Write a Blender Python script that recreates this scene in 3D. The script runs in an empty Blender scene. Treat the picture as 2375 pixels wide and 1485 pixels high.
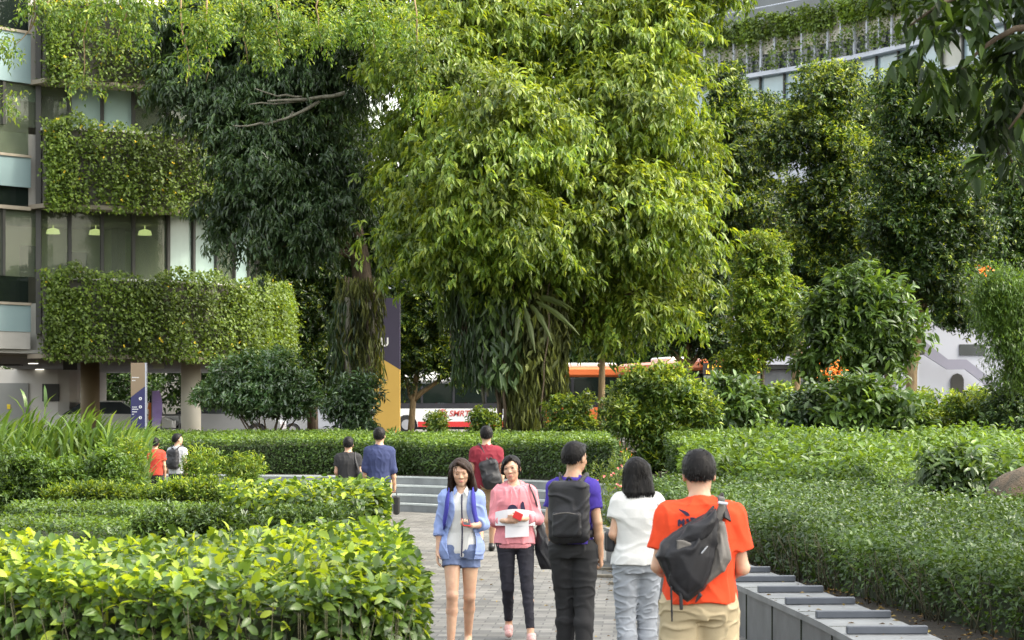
import bpy, math, random
import numpy as np
from mathutils import Vector, Matrix
from math import radians as R, sin, cos, pi, atan2

# ---------------------------------------------------------------- camera, sky, sun
F, CX, HY, EYE = 5600.0, 1187.5, 964.0, 1.93      # focal length in photo pixels, centre, horizon row, eye height
scene = bpy.context.scene
col = scene.collection
cam_d = bpy.data.cameras.new('camera'); cam = bpy.data.objects.new('camera', cam_d); col.objects.link(cam)
cam.location = (0, 0, EYE); cam.rotation_euler = (R(90), 0, 0)
cam_d.sensor_width = 36; cam_d.sensor_fit = 'HORIZONTAL'
cam_d.lens = F / 2375 * 36; cam_d.shift_y = (HY - 742.5) / 2375
cam_d.clip_start = 0.5; cam_d.clip_end = 3000
cam_d.dof.use_dof = True; cam_d.dof.focus_distance = 30; cam_d.dof.aperture_fstop = 9
scene.camera = cam

SUN_EL, SUN_AZ = R(50), atan2(0.95, -0.22)           # high on the right
world = bpy.data.worlds.new('World'); scene.world = world; world.use_nodes = True
wn = world.node_tree; bg = wn.nodes['Background']
sky = wn.nodes.new('ShaderNodeTexSky'); sky.sky_type = 'NISHITA'; sky.sun_disc = False
sky.sun_elevation = SUN_EL; sky.sun_rotation = SUN_AZ; sky.air_density = 1.3; sky.dust_density = 4.0; sky.ozone_density = 1.0
hs = wn.nodes.new('ShaderNodeHueSaturation'); hs.inputs['Saturation'].default_value = .38; wn.links.new(sky.outputs[0], hs.inputs['Color']); wm = wn.nodes.new('ShaderNodeMix'); wm.data_type = 'RGBA'; wm.blend_type = 'MULTIPLY'; wm.inputs[0].default_value = 1; wm.inputs[7].default_value = (1.03, 1.0, .93, 1); wn.links.new(hs.outputs[0], wm.inputs[6]); wn.links.new(wm.outputs[2], bg.inputs[0])   # hazy, milky sky; bg.inputs[1].default_value = 0.052
sun_d = bpy.data.lights.new('sun', 'SUN'); sun = bpy.data.objects.new('sun', sun_d); col.objects.link(sun)
sun_d.energy = 4.4; sun_d.angle = R(6); sun_d.color = (1.0, 0.93, 0.77)
to_sun = Vector((sin(SUN_AZ) * cos(SUN_EL), cos(SUN_AZ) * cos(SUN_EL), sin(SUN_EL)))
sun.rotation_euler = to_sun.to_track_quat('Z', 'Y').to_euler(); sun.location = to_sun * 60
scene.view_settings.view_transform = 'Standard'; scene.view_settings.look = 'None'
scene.view_settings.exposure = -0.52; scene.view_settings.gamma = 1
scene.cycles.max_bounces = 7; scene.cycles.diffuse_bounces = 3; scene.cycles.glossy_bounces = 3
scene.cycles.transmission_bounces = 4; scene.cycles.transparent_max_bounces = 10
scene.cycles.caustics_reflective = False; scene.cycles.caustics_refractive = False
scene.cycles.sample_clamp_indirect = 4.0

# ---------------------------------------------------------------- helpers
def X_(px, d): return (px - CX) * d / F
def Z_(py, d): return EYE - (py - HY) * d / F
def W_(px, py, d): return np.array((X_(px, d), d, Z_(py, d)))
rng = np.random.default_rng(7)

def tag(o, label=None, cat=None, group=None, kind=None):
    if label: o['label'] = label
    if cat: o['category'] = cat
    if group: o['group'] = group
    if kind: o['kind'] = kind
    return o
def empty(name, loc=(0, 0, 0), rz=0.0):
    o = bpy.data.objects.new(name, None); col.objects.link(o)
    o.location = loc; o.rotation_euler = (0, 0, rz); o.empty_display_size = 0.2
    return o
def thing(name, label, cat, loc=(0, 0, 0), rz=0.0, group=None):
    return tag(empty(name, loc, rz), label, cat, group)
def link(name, me, mats, parent=None):
    if not isinstance(mats, (list, tuple)): mats = [mats]
    for m in mats: me.materials.append(m)
    o = bpy.data.objects.new(name, me); col.objects.link(o)
    if parent is not None: o.parent = parent
    return o
def copy_tree(o, parent=None):
    c = o.copy(); col.objects.link(c); c.parent = parent
    for ch in list(o.children): copy_tree(ch, c)
    return c

class MB:
    """collects shapes for ONE mesh"""
    def __init__(s): s.v = []; s.f = []; s.mi = []
    def add(s, vs, fs, mi=0):
        b = len(s.v); s.v.extend([tuple(map(float, p)) for p in vs]); s.f.extend([tuple(i + b for i in f) for f in fs]); s.mi.extend([mi] * len(fs)); return s
    def box(s, c, d, rz=0.0, mi=0, bev=0.0):
        cx, cy, cz = c; hx, hy, hz = d[0] / 2, d[1] / 2, d[2] / 2
        if bev <= 0:
            vs = [(x, y, z) for x in (-hx, hx) for y in (-hy, hy) for z in (-hz, hz)]
            fs = [(0, 1, 3, 2), (4, 6, 7, 5), (0, 4, 5, 1), (2, 3, 7, 6), (0, 2, 6, 4), (1, 5, 7, 3)]
        else:
            b = min(bev, hx * .49, hy * .49, hz * .49); vs = []; fs = []
            prof = [(-hz, -b), (-hz + b, 0), (hz - b, 0), (hz, -b)]
            for z, o in prof:
                X, Y = hx + o, hy + o
                vs += [(-X + b, -Y, z), (X - b, -Y, z), (X, -Y + b, z), (X, Y - b, z), (X - b, Y, z), (-X + b, Y, z), (-X, Y - b, z), (-X, -Y + b, z)]
            for r in range(3):
                for i in range(8):
                    j = (i + 1) % 8; fs.append((r * 8 + i, r * 8 + j, r * 8 + 8 + j, r * 8 + 8 + i))
            fs.append(tuple(range(7, -1, -1))); fs.append(tuple(range(24, 32)))
        ca, sa = cos(rz), sin(rz)
        s.add([(cx + x * ca - y * sa, cy + x * sa + y * ca, cz + z) for x, y, z in vs], fs, mi); return s
    def tube(s, pts, rad, n=8, mi=0, cap=True, wob=0.0):
        pts = [np.array(p, float) for p in pts]
        if not isinstance(rad, (list, tuple, np.ndarray)): rad = [rad] * len(pts)
        vs = []; fs = []; up = np.array((0.13, 0.31, 0.94)); prev = None
        for i, p in enumerate(pts):
            t = pts[min(i + 1, len(pts) - 1)] - pts[max(i - 1, 0)]; t = t / (np.linalg.norm(t) + 1e-9)
            if prev is None:
                a = np.cross(t, up if abs(t @ up) < .9 else np.array((1., 0, 0)))
            else: a = prev - t * (prev @ t)
            a /= np.linalg.norm(a) + 1e-9; prev = a; b = np.cross(t, a)
            for k in range(n):
                an = 2 * pi * k / n; r = rad[i] * (1 + (wob * (rng.random() - .5) if wob else 0))
                vs.append(p + (a * cos(an) + b * sin(an)) * r)
        for i in range(len(pts) - 1):
            for k in range(n):
                j = (k + 1) % n; fs.append((i * n + k, i * n + j, (i + 1) * n + j, (i + 1) * n + k))
        if cap: fs.append(tuple(range(n - 1, -1, -1))); fs.append(tuple((len(pts) - 1) * n + k for k in range(n)))
        s.add(vs, fs, mi); return s
    def cyl(s, c, r, z0, z1, n=24, mi=0, r2=None):
        s.tube([(c[0], c[1], z0), (c[0], c[1], z1)], [r, r if r2 is None else r2], n, mi); return s
    def prism(s, poly, y0, y1, mi=0, axis='y'):
        """poly in (x,z) extruded from y0 to y1 (axis y)"""
        n = len(poly); vs = [(x, y0, z) for x, z in poly] + [(x, y1, z) for x, z in poly]
        if axis == 'x': vs = [(y, x, z) for x, y, z in vs]
        if axis == 'z': vs = [(x, z, y) for x, y, z in vs]
        fs = [tuple(range(n)), tuple(range(2 * n - 1, n - 1, -1))] + [(i, n + i, n + (i + 1) % n, (i + 1) % n) for i in range(n)]
        s.add(vs, fs, mi); return s
    def build(s, name, mats, parent=None, smooth=False, off=(0, 0, 0)):
        me = bpy.data.meshes.new(name)
        vs = [(a - off[0], b - off[1], c - off[2]) for a, b, c in s.v] if any(off) else s.v
        me.from_pydata(vs, [], s.f); me.polygons.foreach_set('material_index', s.mi)
        if smooth: me.polygons.foreach_set('use_smooth', [True] * len(s.f))
        me.update(); return link(name, me, mats, parent)

# ---------------------------------------------------------------- materials
def new_mat(name):
    m = bpy.data.materials.new(name); m.use_nodes = True
    return m, m.node_tree, m.node_tree.nodes['Principled BSDF']
def ramp(nt, stops, interp='LINEAR'):
    r = nt.nodes.new('ShaderNodeValToRGB'); cr = r.color_ramp; cr.interpolation = interp
    while len(cr.elements) < len(stops): cr.elements.new(.5)
    for e, (p, c) in zip(cr.elements, stops): e.position = p; e.color = (*c, 1)
    return r
def noise(nt, scale, detail=4, rough=.55, vec=None, dist=0.0):
    n = nt.nodes.new('ShaderNodeTexNoise'); n.inputs['Scale'].default_value = scale; n.inputs['Detail'].default_value = detail
    n.inputs['Roughness'].default_value = rough; n.inputs['Distortion'].default_value = dist
    if vec is None:
        tc = nt.nodes.new('ShaderNodeTexCoord'); vec = tc.outputs['Object']
    nt.links.new(vec, n.inputs['Vector']); return n
def mixc(nt, fac, a, b, mode='MIX'):
    m = nt.nodes.new('ShaderNodeMix'); m.data_type = 'RGBA'; m.blend_type = mode
    for s, v in ((0, fac), (6, a), (7, b)):
        if hasattr(v, 'is_linked') or hasattr(v, 'links'): nt.links.new(v, m.inputs[s])
        elif s == 0: m.inputs[0].default_value = v
        else: m.inputs[s].default_value = (*v, 1)
    return m.outputs[2]
def bump(nt, bsdf, h, strength=.3, dist=.01):
    b = nt.nodes.new('ShaderNodeBump'); b.inputs['Strength'].default_value = strength; b.inputs['Distance'].default_value = dist
    nt.links.new(h, b.inputs['Height']); nt.links.new(b.outputs[0], bsdf.inputs['Normal'])
def mat(name, c, rough=.7, var=.18, scale=3.0, spec=.4, metal=0.0, bmp=.15, bdist=.005, emit=None, estr=0.0, c2=None, coat=0.0):
    m, nt, b = new_mat(name)
    n = noise(nt, scale, 6, .6)
    lo = tuple(x * (1 - var) for x in c) if c2 is None else c2; hi = tuple(min(1, x * (1 + var)) for x in c) if c2 is None else c
    r = ramp(nt, [(.32, lo), (.68, hi)]); nt.links.new(n.outputs[0], r.inputs[0]); nt.links.new(r.outputs[0], b.inputs['Base Color'])
    b.inputs['Roughness'].default_value = rough; b.inputs['Specular IOR Level'].default_value = spec; b.inputs['Metallic'].default_value = metal
    if coat: b.inputs['Coat Weight'].default_value = coat; b.inputs['Coat Roughness'].default_value = .08
    if bmp > 0:
        n2 = noise(nt, scale * 9, 5, .6); bump(nt, b, n2.outputs[0], bmp, bdist)
    if emit: b.inputs['Emission Color'].default_value = (*emit, 1); b.inputs['Emission Strength'].default_value = estr
    return m
def leaf_mat(name, c0, c1, c2, trans=.35, rough=.42, tint=(1.7, 1.5, .55), nscale=.7, spec=.5, nvar=.45):
    m, nt, b = new_mat(name)
    g = nt.nodes.new('ShaderNodeNewGeometry')
    r = ramp(nt, [(0, c0), (.55, c1), (1, c2)]); nt.links.new(g.outputs['Random Per Island'], r.inputs[0])
    n = noise(nt, nscale, 3, .5, g.outputs['Position'])
    rr = ramp(nt, [(.3, (1 - nvar,) * 3), (.7, (1 + nvar * .5, 1 + nvar * .5, 1.0))]); nt.links.new(n.outputs[0], rr.inputs[0])
    c = mixc(nt, 1.0, r.outputs[0], rr.outputs[0], 'MULTIPLY')
    nt.links.new(c, b.inputs['Base Color']); b.inputs['Roughness'].default_value = rough; b.inputs['Specular IOR Level'].default_value = spec
    tr = nt.nodes.new('ShaderNodeBsdfTranslucent'); tc = mixc(nt, 1.0, c, tint, 'MULTIPLY'); nt.links.new(tc, tr.inputs['Color'])
    mx = nt.nodes.new('ShaderNodeMixShader'); mx.inputs[0].default_value = trans
    nt.links.new(b.outputs[0], mx.inputs[1]); nt.links.new(tr.outputs[0], mx.inputs[2])
    nt.links.new(mx.outputs[0], nt.nodes['Material Output'].inputs['Surface'])
    return m
def bark_mat(name, c, c2):
    m, nt, b = new_mat(name)
    tc = nt.nodes.new('ShaderNodeTexCoord'); mp = nt.nodes.new('ShaderNodeMapping'); mp.inputs['Scale'].default_value = (6, 6, 1.2)
    nt.links.new(tc.outputs['Object'], mp.inputs[0]); n = noise(nt, 2.0, 8, .65, mp.outputs[0], .6)
    r = ramp(nt, [(.3, c2), (.7, c)]); nt.links.new(n.outputs[0], r.inputs[0]); nt.links.new(r.outputs[0], b.inputs['Base Color'])
    b.inputs['Roughness'].default_value = .9; bump(nt, b, n.outputs[0], .8, .04); return m

M = {}
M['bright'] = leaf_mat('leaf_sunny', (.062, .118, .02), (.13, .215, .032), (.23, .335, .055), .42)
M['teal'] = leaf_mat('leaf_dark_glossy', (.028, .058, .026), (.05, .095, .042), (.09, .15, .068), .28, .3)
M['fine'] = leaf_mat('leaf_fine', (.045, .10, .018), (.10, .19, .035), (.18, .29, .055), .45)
M['shade'] = leaf_mat('leaf_shade', (.010, .022, .006), (.02, .042, .009), (.04, .078, .015), .3, .5, spec=.25)  # shade on the near branch put into a darker leaf colour
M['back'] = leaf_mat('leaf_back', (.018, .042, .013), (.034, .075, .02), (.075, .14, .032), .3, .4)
M['tip'] = leaf_mat('leaf_tip', (.14, .20, .03), (.23, .31, .045), (.35, .43, .08), .4, .4)  # pale leaf; also paints lit tips on the sunlit banyan
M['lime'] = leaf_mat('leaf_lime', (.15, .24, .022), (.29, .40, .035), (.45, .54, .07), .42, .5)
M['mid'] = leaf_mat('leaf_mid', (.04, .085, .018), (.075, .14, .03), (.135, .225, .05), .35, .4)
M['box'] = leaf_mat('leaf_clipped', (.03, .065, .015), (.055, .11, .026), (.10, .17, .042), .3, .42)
M['hedge_top'] = leaf_mat('leaf_clipped_pale', (.07, .135, .02), (.12, .205, .033), (.18, .28, .055), .35, .42)  # paler clipped leaf, used mostly on hedge tops
M['grey'] = leaf_mat('leaf_greygreen', (.04, .08, .028), (.075, .13, .045), (.14, .22, .085), .3, .36)
M['vine'] = leaf_mat('leaf_vine', (.07, .125, .02), (.135, .215, .035), (.235, .33, .06), .35, .5)
M['reed'] = leaf_mat('leaf_reed', (.06, .13, .02), (.12, .21, .045), (.24, .34, .09), .35, .4)
M['fern'] = leaf_mat('fern_frond', (.03, .06, .012), (.06, .11, .025), (.11, .17, .04), .3, .5)
M['yellow'] = mat('petal_yellow', (.75, .55, .03), .6, bmp=0)
M['orange_fl'] = mat('petal_orange', (.85, .22, .02), .6, bmp=0)
M['pink_fl'] = mat('petal_pink', (.75, .2, .2), .6, bmp=0)
M['bark'] = bark_mat('bark_brown', (.16, .12, .08), (.05, .035, .022))
M['bark_grey'] = bark_mat('bark_grey', (.2, .19, .15), (.08, .075, .05))
M['bark_tan'] = bark_mat('bark_tan', (.34, .25, .13), (.16, .11, .06))
M['twig'] = bark_mat('twig', (.10, .095, .05), (.035, .03, .016))
M['gloss'] = leaf_mat('leaf_glossy', (.05, .11, .045), (.10, .19, .08), (.22, .34, .17), .3, .15, spec=1.0)  # real gloss, plus glints put in as a lighter leaf colour
M['core'] = mat('shade_core_and_joint', (.02, .028, .01), .95, .5, 14)  # painted shade for hedge cores; also the dark bench joints
M['soil'] = mat('soil', (.035, .027, .018), .95, .5, 6, bmp=.6, bdist=.03)

# ---------------------------------------------------------------- leaves
TPL = {
 'kite': (np.array([(0, 0, 0), (.42, .5, .10), (1, 0, -.10), (.42, -.5, .10)]), [(0, 2, 1), (0, 3, 2)]),
 'flat': (np.array([(0, 0, 0), (.45, .5, 0), (1, 0, -.05), (.45, -.5, 0)]), [(0, 3, 2, 1)]),
 'big': (np.array([(0, 0, 0), (.35, 0, -.02), (.7, 0, -.05), (1, 0, -.18), (.15, .26, .05), (.42, .5, .07), (.74, .36, .0), (.15, -.26, .05), (.42, -.5, .07), (.74, -.36, .0)]),
         [(0, 1, 5, 4), (1, 2, 6, 5), (2, 3, 6), (0, 7, 8, 1), (1, 8, 9, 2), (2, 9, 3)]),
 'strap': (np.array([(0, .5, 0), (0, -.5, 0), (.35, .5, .12), (.35, -.5, .12), (.7, .4, .10), (.7, -.4, .10), (1, 0, -.06)]), [(0, 1, 3, 2), (2, 3, 5, 4), (4, 5, 6)]),
}
def nrm(a): return a / (np.linalg.norm(a, axis=-1, keepdims=True) + 1e-9)
def leaf_mesh(name, P, D, N, L, Wd, shape='kite', mi=None):
    tv, tf = TPL[shape]; n = len(P)
    D = nrm(D); N = nrm(N - D * np.sum(N * D, 1, keepdims=True)); S = np.cross(D, N)
    L = np.broadcast_to(np.asarray(L, float).reshape(-1, 1, 1), (n, 1, 1)); Wd = np.broadcast_to(np.asarray(Wd, float).reshape(-1, 1, 1), (n, 1, 1))
    V = P[:, None, :] + D[:, None, :] * tv[None, :, 0:1] * L + S[:, None, :] * tv[None, :, 1:2] * Wd + N[:, None, :] * tv[None, :, 2:3] * L
    nv = len(tv); V = V.reshape(-1, 3).astype(np.float32)
    me = bpy.data.meshes.new(name); me.vertices.add(len(V)); me.vertices.foreach_set('co', V.ravel())
    loops = np.concatenate([np.array(f) for f in tf]); lt = np.array([len(f) for f in tf])
    al = (loops[None, :] + (np.arange(n) * nv)[:, None]).ravel().astype(np.int32); tot = np.tile(lt, n).astype(np.int32)
    st = np.concatenate(([0], np.cumsum(tot)[:-1])).astype(np.int32)
    me.loops.add(len(al)); me.loops.foreach_set('vertex_index', al)
    me.polygons.add(len(tot)); me.polygons.foreach_set('loop_start', st); me.polygons.foreach_set('loop_total', tot)
    if mi is not None: me.polygons.foreach_set('material_index', np.repeat(np.asarray(mi, np.int32), len(tf)))
    me.update(calc_edges=True); return me
def rdir(n): return nrm(rng.normal(size=(n, 3)))
UP = np.array((0, 0, 1.0))

def blobs_px(lst, d, sc=1.0):
    """(px, py, rx, ry[, depth offset, depth radius]) -> world ellipsoids"""
    out = []
    for b in lst:
        dd = d + (b[4] if len(b) > 4 else 0); c = W_(b[0], b[1], dd); rx = b[2] * dd / F; rz = b[3] * dd / F
        ry = b[5] if len(b) > 5 else (rx + rz) / 2
        out.append((c, np.array((rx, ry, rz)) * sc))
    return out
def crown_clusters(blobs, n, shell=.3, back=.45, lump=.22):
    wts = np.array([r[0] * r[2] + r[0] * r[1] + r[1] * r[2] for _, r in blobs]); cnt = np.maximum(1, (n * wts / wts.sum()).astype(int))
    C = []; O = []
    for (c, r), k in zip(blobs, cnt):
        d = rdir(int(k * 1.6)); keep = (d[:, 1] < .15) | (rng.random(len(d)) < back); d = d[keep][:k]
        f = rng.normal(size=(4, 3)) * 2.2; ph = rng.random(4) * 6.3
        lm = 1 + lump * np.sin(d @ f.T + ph).sum(1) / 2.2
        rho = (1 - np.abs(rng.normal(size=len(d))) * shell) * lm
        p = c + d * r * rho[:, None]; ok = np.ones(len(p), bool)
        for (c2, r2) in blobs:
            if c2 is c: continue
            ok &= (np.sum(((p - c2) / r2) ** 2, 1) > .45)
        C.append(p[ok]); O.append(nrm(d / r)[ok])
    return np.concatenate(C), np.concatenate(O)
def subblobs(blobs, k, rs):
    out = []
    for c, r in blobs:
        d = rdir(k * 3); d = d[(d[:, 1] < .35) & (d[:, 2] > -.8)][:k]
        for q in d: s_ = rs * (.75 + .6 * rng.random()); out.append((c + q * r * (1 - s_ * .55), r * s_ * np.array((1.15, 1, .8))))
    return out
def sprays(C, O, m, size):
    n = len(C) // m; q = rng.permutation(len(C))[:n]; C, O = C[q], O[q]; side = nrm(np.cross(O, UP) + rng.normal(size=(n, 3)) * .1)
    t = rng.random((n, m, 1)); a = rng.normal(size=(n, m, 1)) * .55
    P = C[:, None, :] + O[:, None, :] * (t - .35) * size * np.array((1, 1, .5)) + side[:, None, :] * a * size * (.5 + .5 * t) - UP * (t ** 1.5) * size * .55 + rng.normal(size=(n, m, 3)) * size * .07
    return P.reshape(-1, 3), nrm(O[:, None, :] + side[:, None, :] * a * .7 - UP * t * .5).reshape(-1, 3)
def leaf_clusters(C, O, k, twig, L, Wd, droop=.5, spread=.8, lvar=.3, upn=1.0, out=.7):
    n = len(C); t = nrm(O * out + rng.normal(size=(n, 3)) * .45 - UP * droop * .7)
    s = np.linspace(0, 1, k)[None, :, None]
    P = C[:, None, :] + t[:, None, :] * s * twig + rng.normal(size=(n, k, 3)) * twig * .10
    rad = rng.normal(size=(n, k, 3)); rad -= t[:, None, :] * np.sum(rad * t[:, None, :], 2, keepdims=True); rad = nrm(rad)
    D = nrm(t[:, None, :] * .55 + rad * spread - UP * droop * (0.5 + rng.random((n, k, 1))))
    N = nrm(UP * upn + O[:, None, :] * .5 + rng.normal(size=(n, k, 3)) * .38)
    Ls = L * (1 + lvar * (rng.random((n, k)) * 2 - 1))
    return P.reshape(-1, 3), D.reshape(-1, 3), N.reshape(-1, 3), Ls.ravel(), (Ls * Wd / L).ravel()
def bez(a, b, sag=0.0, n=6, wob=.0):
    a = np.array(a, float); b = np.array(b, float); out = []
    for i in range(n + 1):
        t = i / n; p = a * (1 - t) + b * t; p = p + np.array((0, 0, sag * 4 * t * (1 - t)))
        if 0 < i < n and wob: p = p + rng.normal(size=3) * wob
        out.append(p)
    return out
def tree(name, label, blobs, trunk, n, k, twig, L, Wd, leaf, bark, droop=.5, shape='kite', group=None, tips=None, shell=.3, trunk_r=.25, limb_r=.09, cat='tree', back=.45, lump=.22, tipfrac=.25, limbs=True, spread=.8, extra=None, upn=1.0, spray=0, ssize=.8, sub=0, rs=.42):
    base = np.array(trunk[0], float); root = thing(name, label, cat, tuple(base), 0, group)
    C, O = crown_clusters(subblobs(blobs, sub, rs) if sub else blobs, n, shell, back, lump)
    if spray: C, O = sprays(C, O, spray, ssize)
    if sub:
        C2, O2 = crown_clusters([(c, r * .78) for c, r in blobs], int(n * .55), .3, .7, .2); C = np.concatenate([C, C2]); O = np.concatenate([O, O2])
    P, D, N, Ls, Ws = leaf_clusters(C, O, k, twig, L, Wd, droop, spread, upn=upn)
    mi = None; mats = [M[leaf]]
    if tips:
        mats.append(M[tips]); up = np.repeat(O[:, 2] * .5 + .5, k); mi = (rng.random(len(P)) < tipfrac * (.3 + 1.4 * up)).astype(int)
    link('crown', leaf_mesh('crown', P - base, D, N, Ls, Ws, shape, mi), mats, root)
    m = MB(); m.tube([np.array(p) - base for p in trunk], list(np.linspace(trunk_r, trunk_r * .45, len(trunk))), 12, wob=.12); m.build('trunk', M[bark], root, True)
    if limbs:
        m = MB(); tp = [np.array(p, float) for p in trunk]
        for c, r in blobs:
            q = min(tp[1:], key=lambda p: np.linalg.norm(p - c) + max(0, p[2] - c[2]) * 2)
            pts = [p - base for p in bez(q, c, .1 * r[2], 5, .05 * r[0])]; m.tube(pts, list(np.linspace(limb_r, limb_r * .35, len(pts))), 6)
            for _ in range(5):
                e = c + rdir(1)[0] * r * .85; pts = [p - base for p in bez(c, e, .05, 3, .03)]; m.tube(pts, list(np.linspace(limb_r * .35, limb_r * .1, len(pts))), 5)
        m.build('branch', M[bark], root, True)['kind'] = 'stuff'
    return root

def interp_line(pts, u):
    pts = np.array(pts, float); t = np.linspace(0, 1, len(pts)); return np.stack([np.interp(u, t, pts[:, i]) for i in range(pts.shape[1])], -1)
def lump2(x, y, amp, sc):
    return amp * (np.sin(x * sc * 1.0 + 1.3 * np.sin(y * sc * .7)) + np.sin(y * sc * 1.3 + 2.1 + np.sin(x * sc * .8)) + .5 * np.sin(x * sc * 2.7 + y * sc * 2.1)) / 2.5
def hedge(name, label, front, back, zb, dens, L, Wd, mt, mf, shape='kite', amp=.04, asc=2.0, cat='hedge', group=None, ends=(True, True), rough=.06, face_out=.6, up_top=.5, stems=0, tipfrac=.4, jz=.1, kind=None, topf=1.0, facef=1.0, stem_r=.006, core=True, fscale=1.0):
    """front/back: polylines of (x, y, ztop); zb: bottom height"""
    fr = np.array(front, float); bk = np.array(back, float); base = np.array((fr[:, 0].mean(), fr[:, 1].mean(), zb))
    root = thing(name, label, cat, tuple(base), 0, group)
    lf = np.sum(np.linalg.norm(np.diff(fr[:, :2], axis=0), axis=1)); dp = np.linalg.norm(fr[:, :2] - bk[:, :2], axis=1).mean()
    h = fr[:, 2].mean() - zb
    PS = []; DS = []; NS = []; MI = []
    nt_ = int(lf * dp * dens * topf); u = rng.random(nt_); v = rng.random(nt_)
    A = interp_line(fr, u); B = interp_line(bk, u); P = A * (1 - v[:, None]) + B * v[:, None]
    P[:, 2] += lump2(P[:, 0], P[:, 1], amp, asc) - np.abs(rng.normal(size=nt_)) * jz + rng.normal(size=nt_) * rough * .4
    edge = np.minimum(v, 1 - v) * dp; P[:, 2] -= np.maximum(0, .10 - edge) * .6
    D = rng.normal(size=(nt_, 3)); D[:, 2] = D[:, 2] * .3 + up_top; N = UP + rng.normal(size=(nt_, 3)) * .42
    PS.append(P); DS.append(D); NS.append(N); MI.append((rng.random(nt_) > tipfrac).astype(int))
    def face(a, b, out, nf, zt_a, zt_b):
        u = rng.random(nf); w = rng.random(nf) ** .9; P = interp_line(a, u) if b is None else a * (1 - u[:, None]) + b * u[:, None]
        zt = P[:, 2]; P = P.copy(); P[:, 2] = zb + (zt - zb) * w
        o = np.array(out) if np.ndim(out) == 1 else interp_line(out, u)
        off = lump2(P[:, 0] * 1.5 + P[:, 2] * 3, P[:, 2] * 2, amp * 1.2, asc * 1.2) - np.abs(rng.normal(size=nf)) * jz * 1.1 - np.maximum(0, .25 - w) * .3
        P[:, :2] += (o[:, :2] if o.ndim == 2 else o[:2]) * off[:, None]; P[:, 2] += rng.normal(size=nf) * rough * .3
        oo = o if o.ndim == 2 else np.tile(o, (nf, 1)); oo = np.concatenate([oo[:, :2], np.zeros((nf, 1))], 1)
        D = rng.normal(size=(nf, 3)) * .7 + oo * face_out - UP * .2; N = UP * .8 + oo * .8 + rng.normal(size=(nf, 3)) * .4
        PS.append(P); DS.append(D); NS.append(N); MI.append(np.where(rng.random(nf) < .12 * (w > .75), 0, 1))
    tg = np.gradient(fr[:, :2], axis=0); nr = np.stack([tg[:, 1], -tg[:, 0]], 1); nr /= np.linalg.norm(nr, axis=1)[:, None]
    face(fr, None, nr, int(lf * h * dens * facef), None, None)
    for e, flag in ((0, ends[0]), (-1, ends[1])):
        if flag:
            t = (tg[e] / np.linalg.norm(tg[e])) * (-1 if e == 0 else 1); w_ = np.linalg.norm(fr[e, :2] - bk[e, :2])
            face(fr[e][None], bk[e][None], np.array((t[0], t[1])), int(w_ * h * dens * facef), None, None)
    P = np.concatenate(PS); D = np.concatenate(DS); N = np.concatenate(NS); MI = np.concatenate(MI)
    dist = P[:, 1]; keep = np.abs(P[:, 0]) < dist * .2121 + .8; P, D, N, MI = P[keep], D[keep], N[keep], MI[keep]
    Ls = L * (1 + .35 * (rng.random(len(P)) * 2 - 1)) * np.where(rng.random(len(P)) < .1, 1.25, 1)
    if fscale != 1.0: Ls = Ls * np.interp(P[:, 1], [16, 34], [1, fscale])
    f = link('foliage', leaf_mesh('foliage', P - base, D, N, Ls, Ls * Wd / L, shape, MI), [M[mt], M[mf]], root); f['kind'] = 'stuff'
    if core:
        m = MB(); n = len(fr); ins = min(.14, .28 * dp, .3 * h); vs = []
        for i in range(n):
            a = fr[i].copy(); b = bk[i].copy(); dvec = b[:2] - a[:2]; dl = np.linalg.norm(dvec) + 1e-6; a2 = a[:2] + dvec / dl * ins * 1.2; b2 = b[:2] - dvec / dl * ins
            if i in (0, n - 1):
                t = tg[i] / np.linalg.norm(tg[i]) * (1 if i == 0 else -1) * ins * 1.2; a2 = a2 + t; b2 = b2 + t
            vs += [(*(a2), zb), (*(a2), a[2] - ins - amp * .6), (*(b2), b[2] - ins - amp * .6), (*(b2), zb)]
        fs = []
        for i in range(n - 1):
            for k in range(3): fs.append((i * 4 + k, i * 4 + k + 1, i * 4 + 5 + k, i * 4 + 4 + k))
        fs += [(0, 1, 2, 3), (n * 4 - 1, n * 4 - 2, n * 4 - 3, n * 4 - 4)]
        m.add(vs, fs); m.build('shade_core', M['core'], root, off=base)  # solid dark core added to block light and darken the inside
    if stems:
        m = MB()
        for i in range(stems):
            u = rng.random() * .92; e = rng.random()
            q = interp_line(fr, u); o = np.array((*interp_line(nr, u), 0)); o /= np.linalg.norm(o)
            if abs(q[0]) > q[1] * .2121 + .6: continue
            r0 = q - o * (.02 + .12 * rng.random()); r0[2] = zb + .0; top = r0 + np.array((rng.normal() * .12, rng.normal() * .06, (q[2] - zb) * (.7 + .25 * rng.random()))) + o * .05
            pts = bez(r0, top, 0, 4, .018); m.tube([p - base for p in pts], list(np.linspace(stem_r * (0.7 + .8 * rng.random()), stem_r * .5, len(pts))), 5)
        m.build('stem', M['twig'], root, True)['kind'] = 'stuff'
    return root
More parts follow.
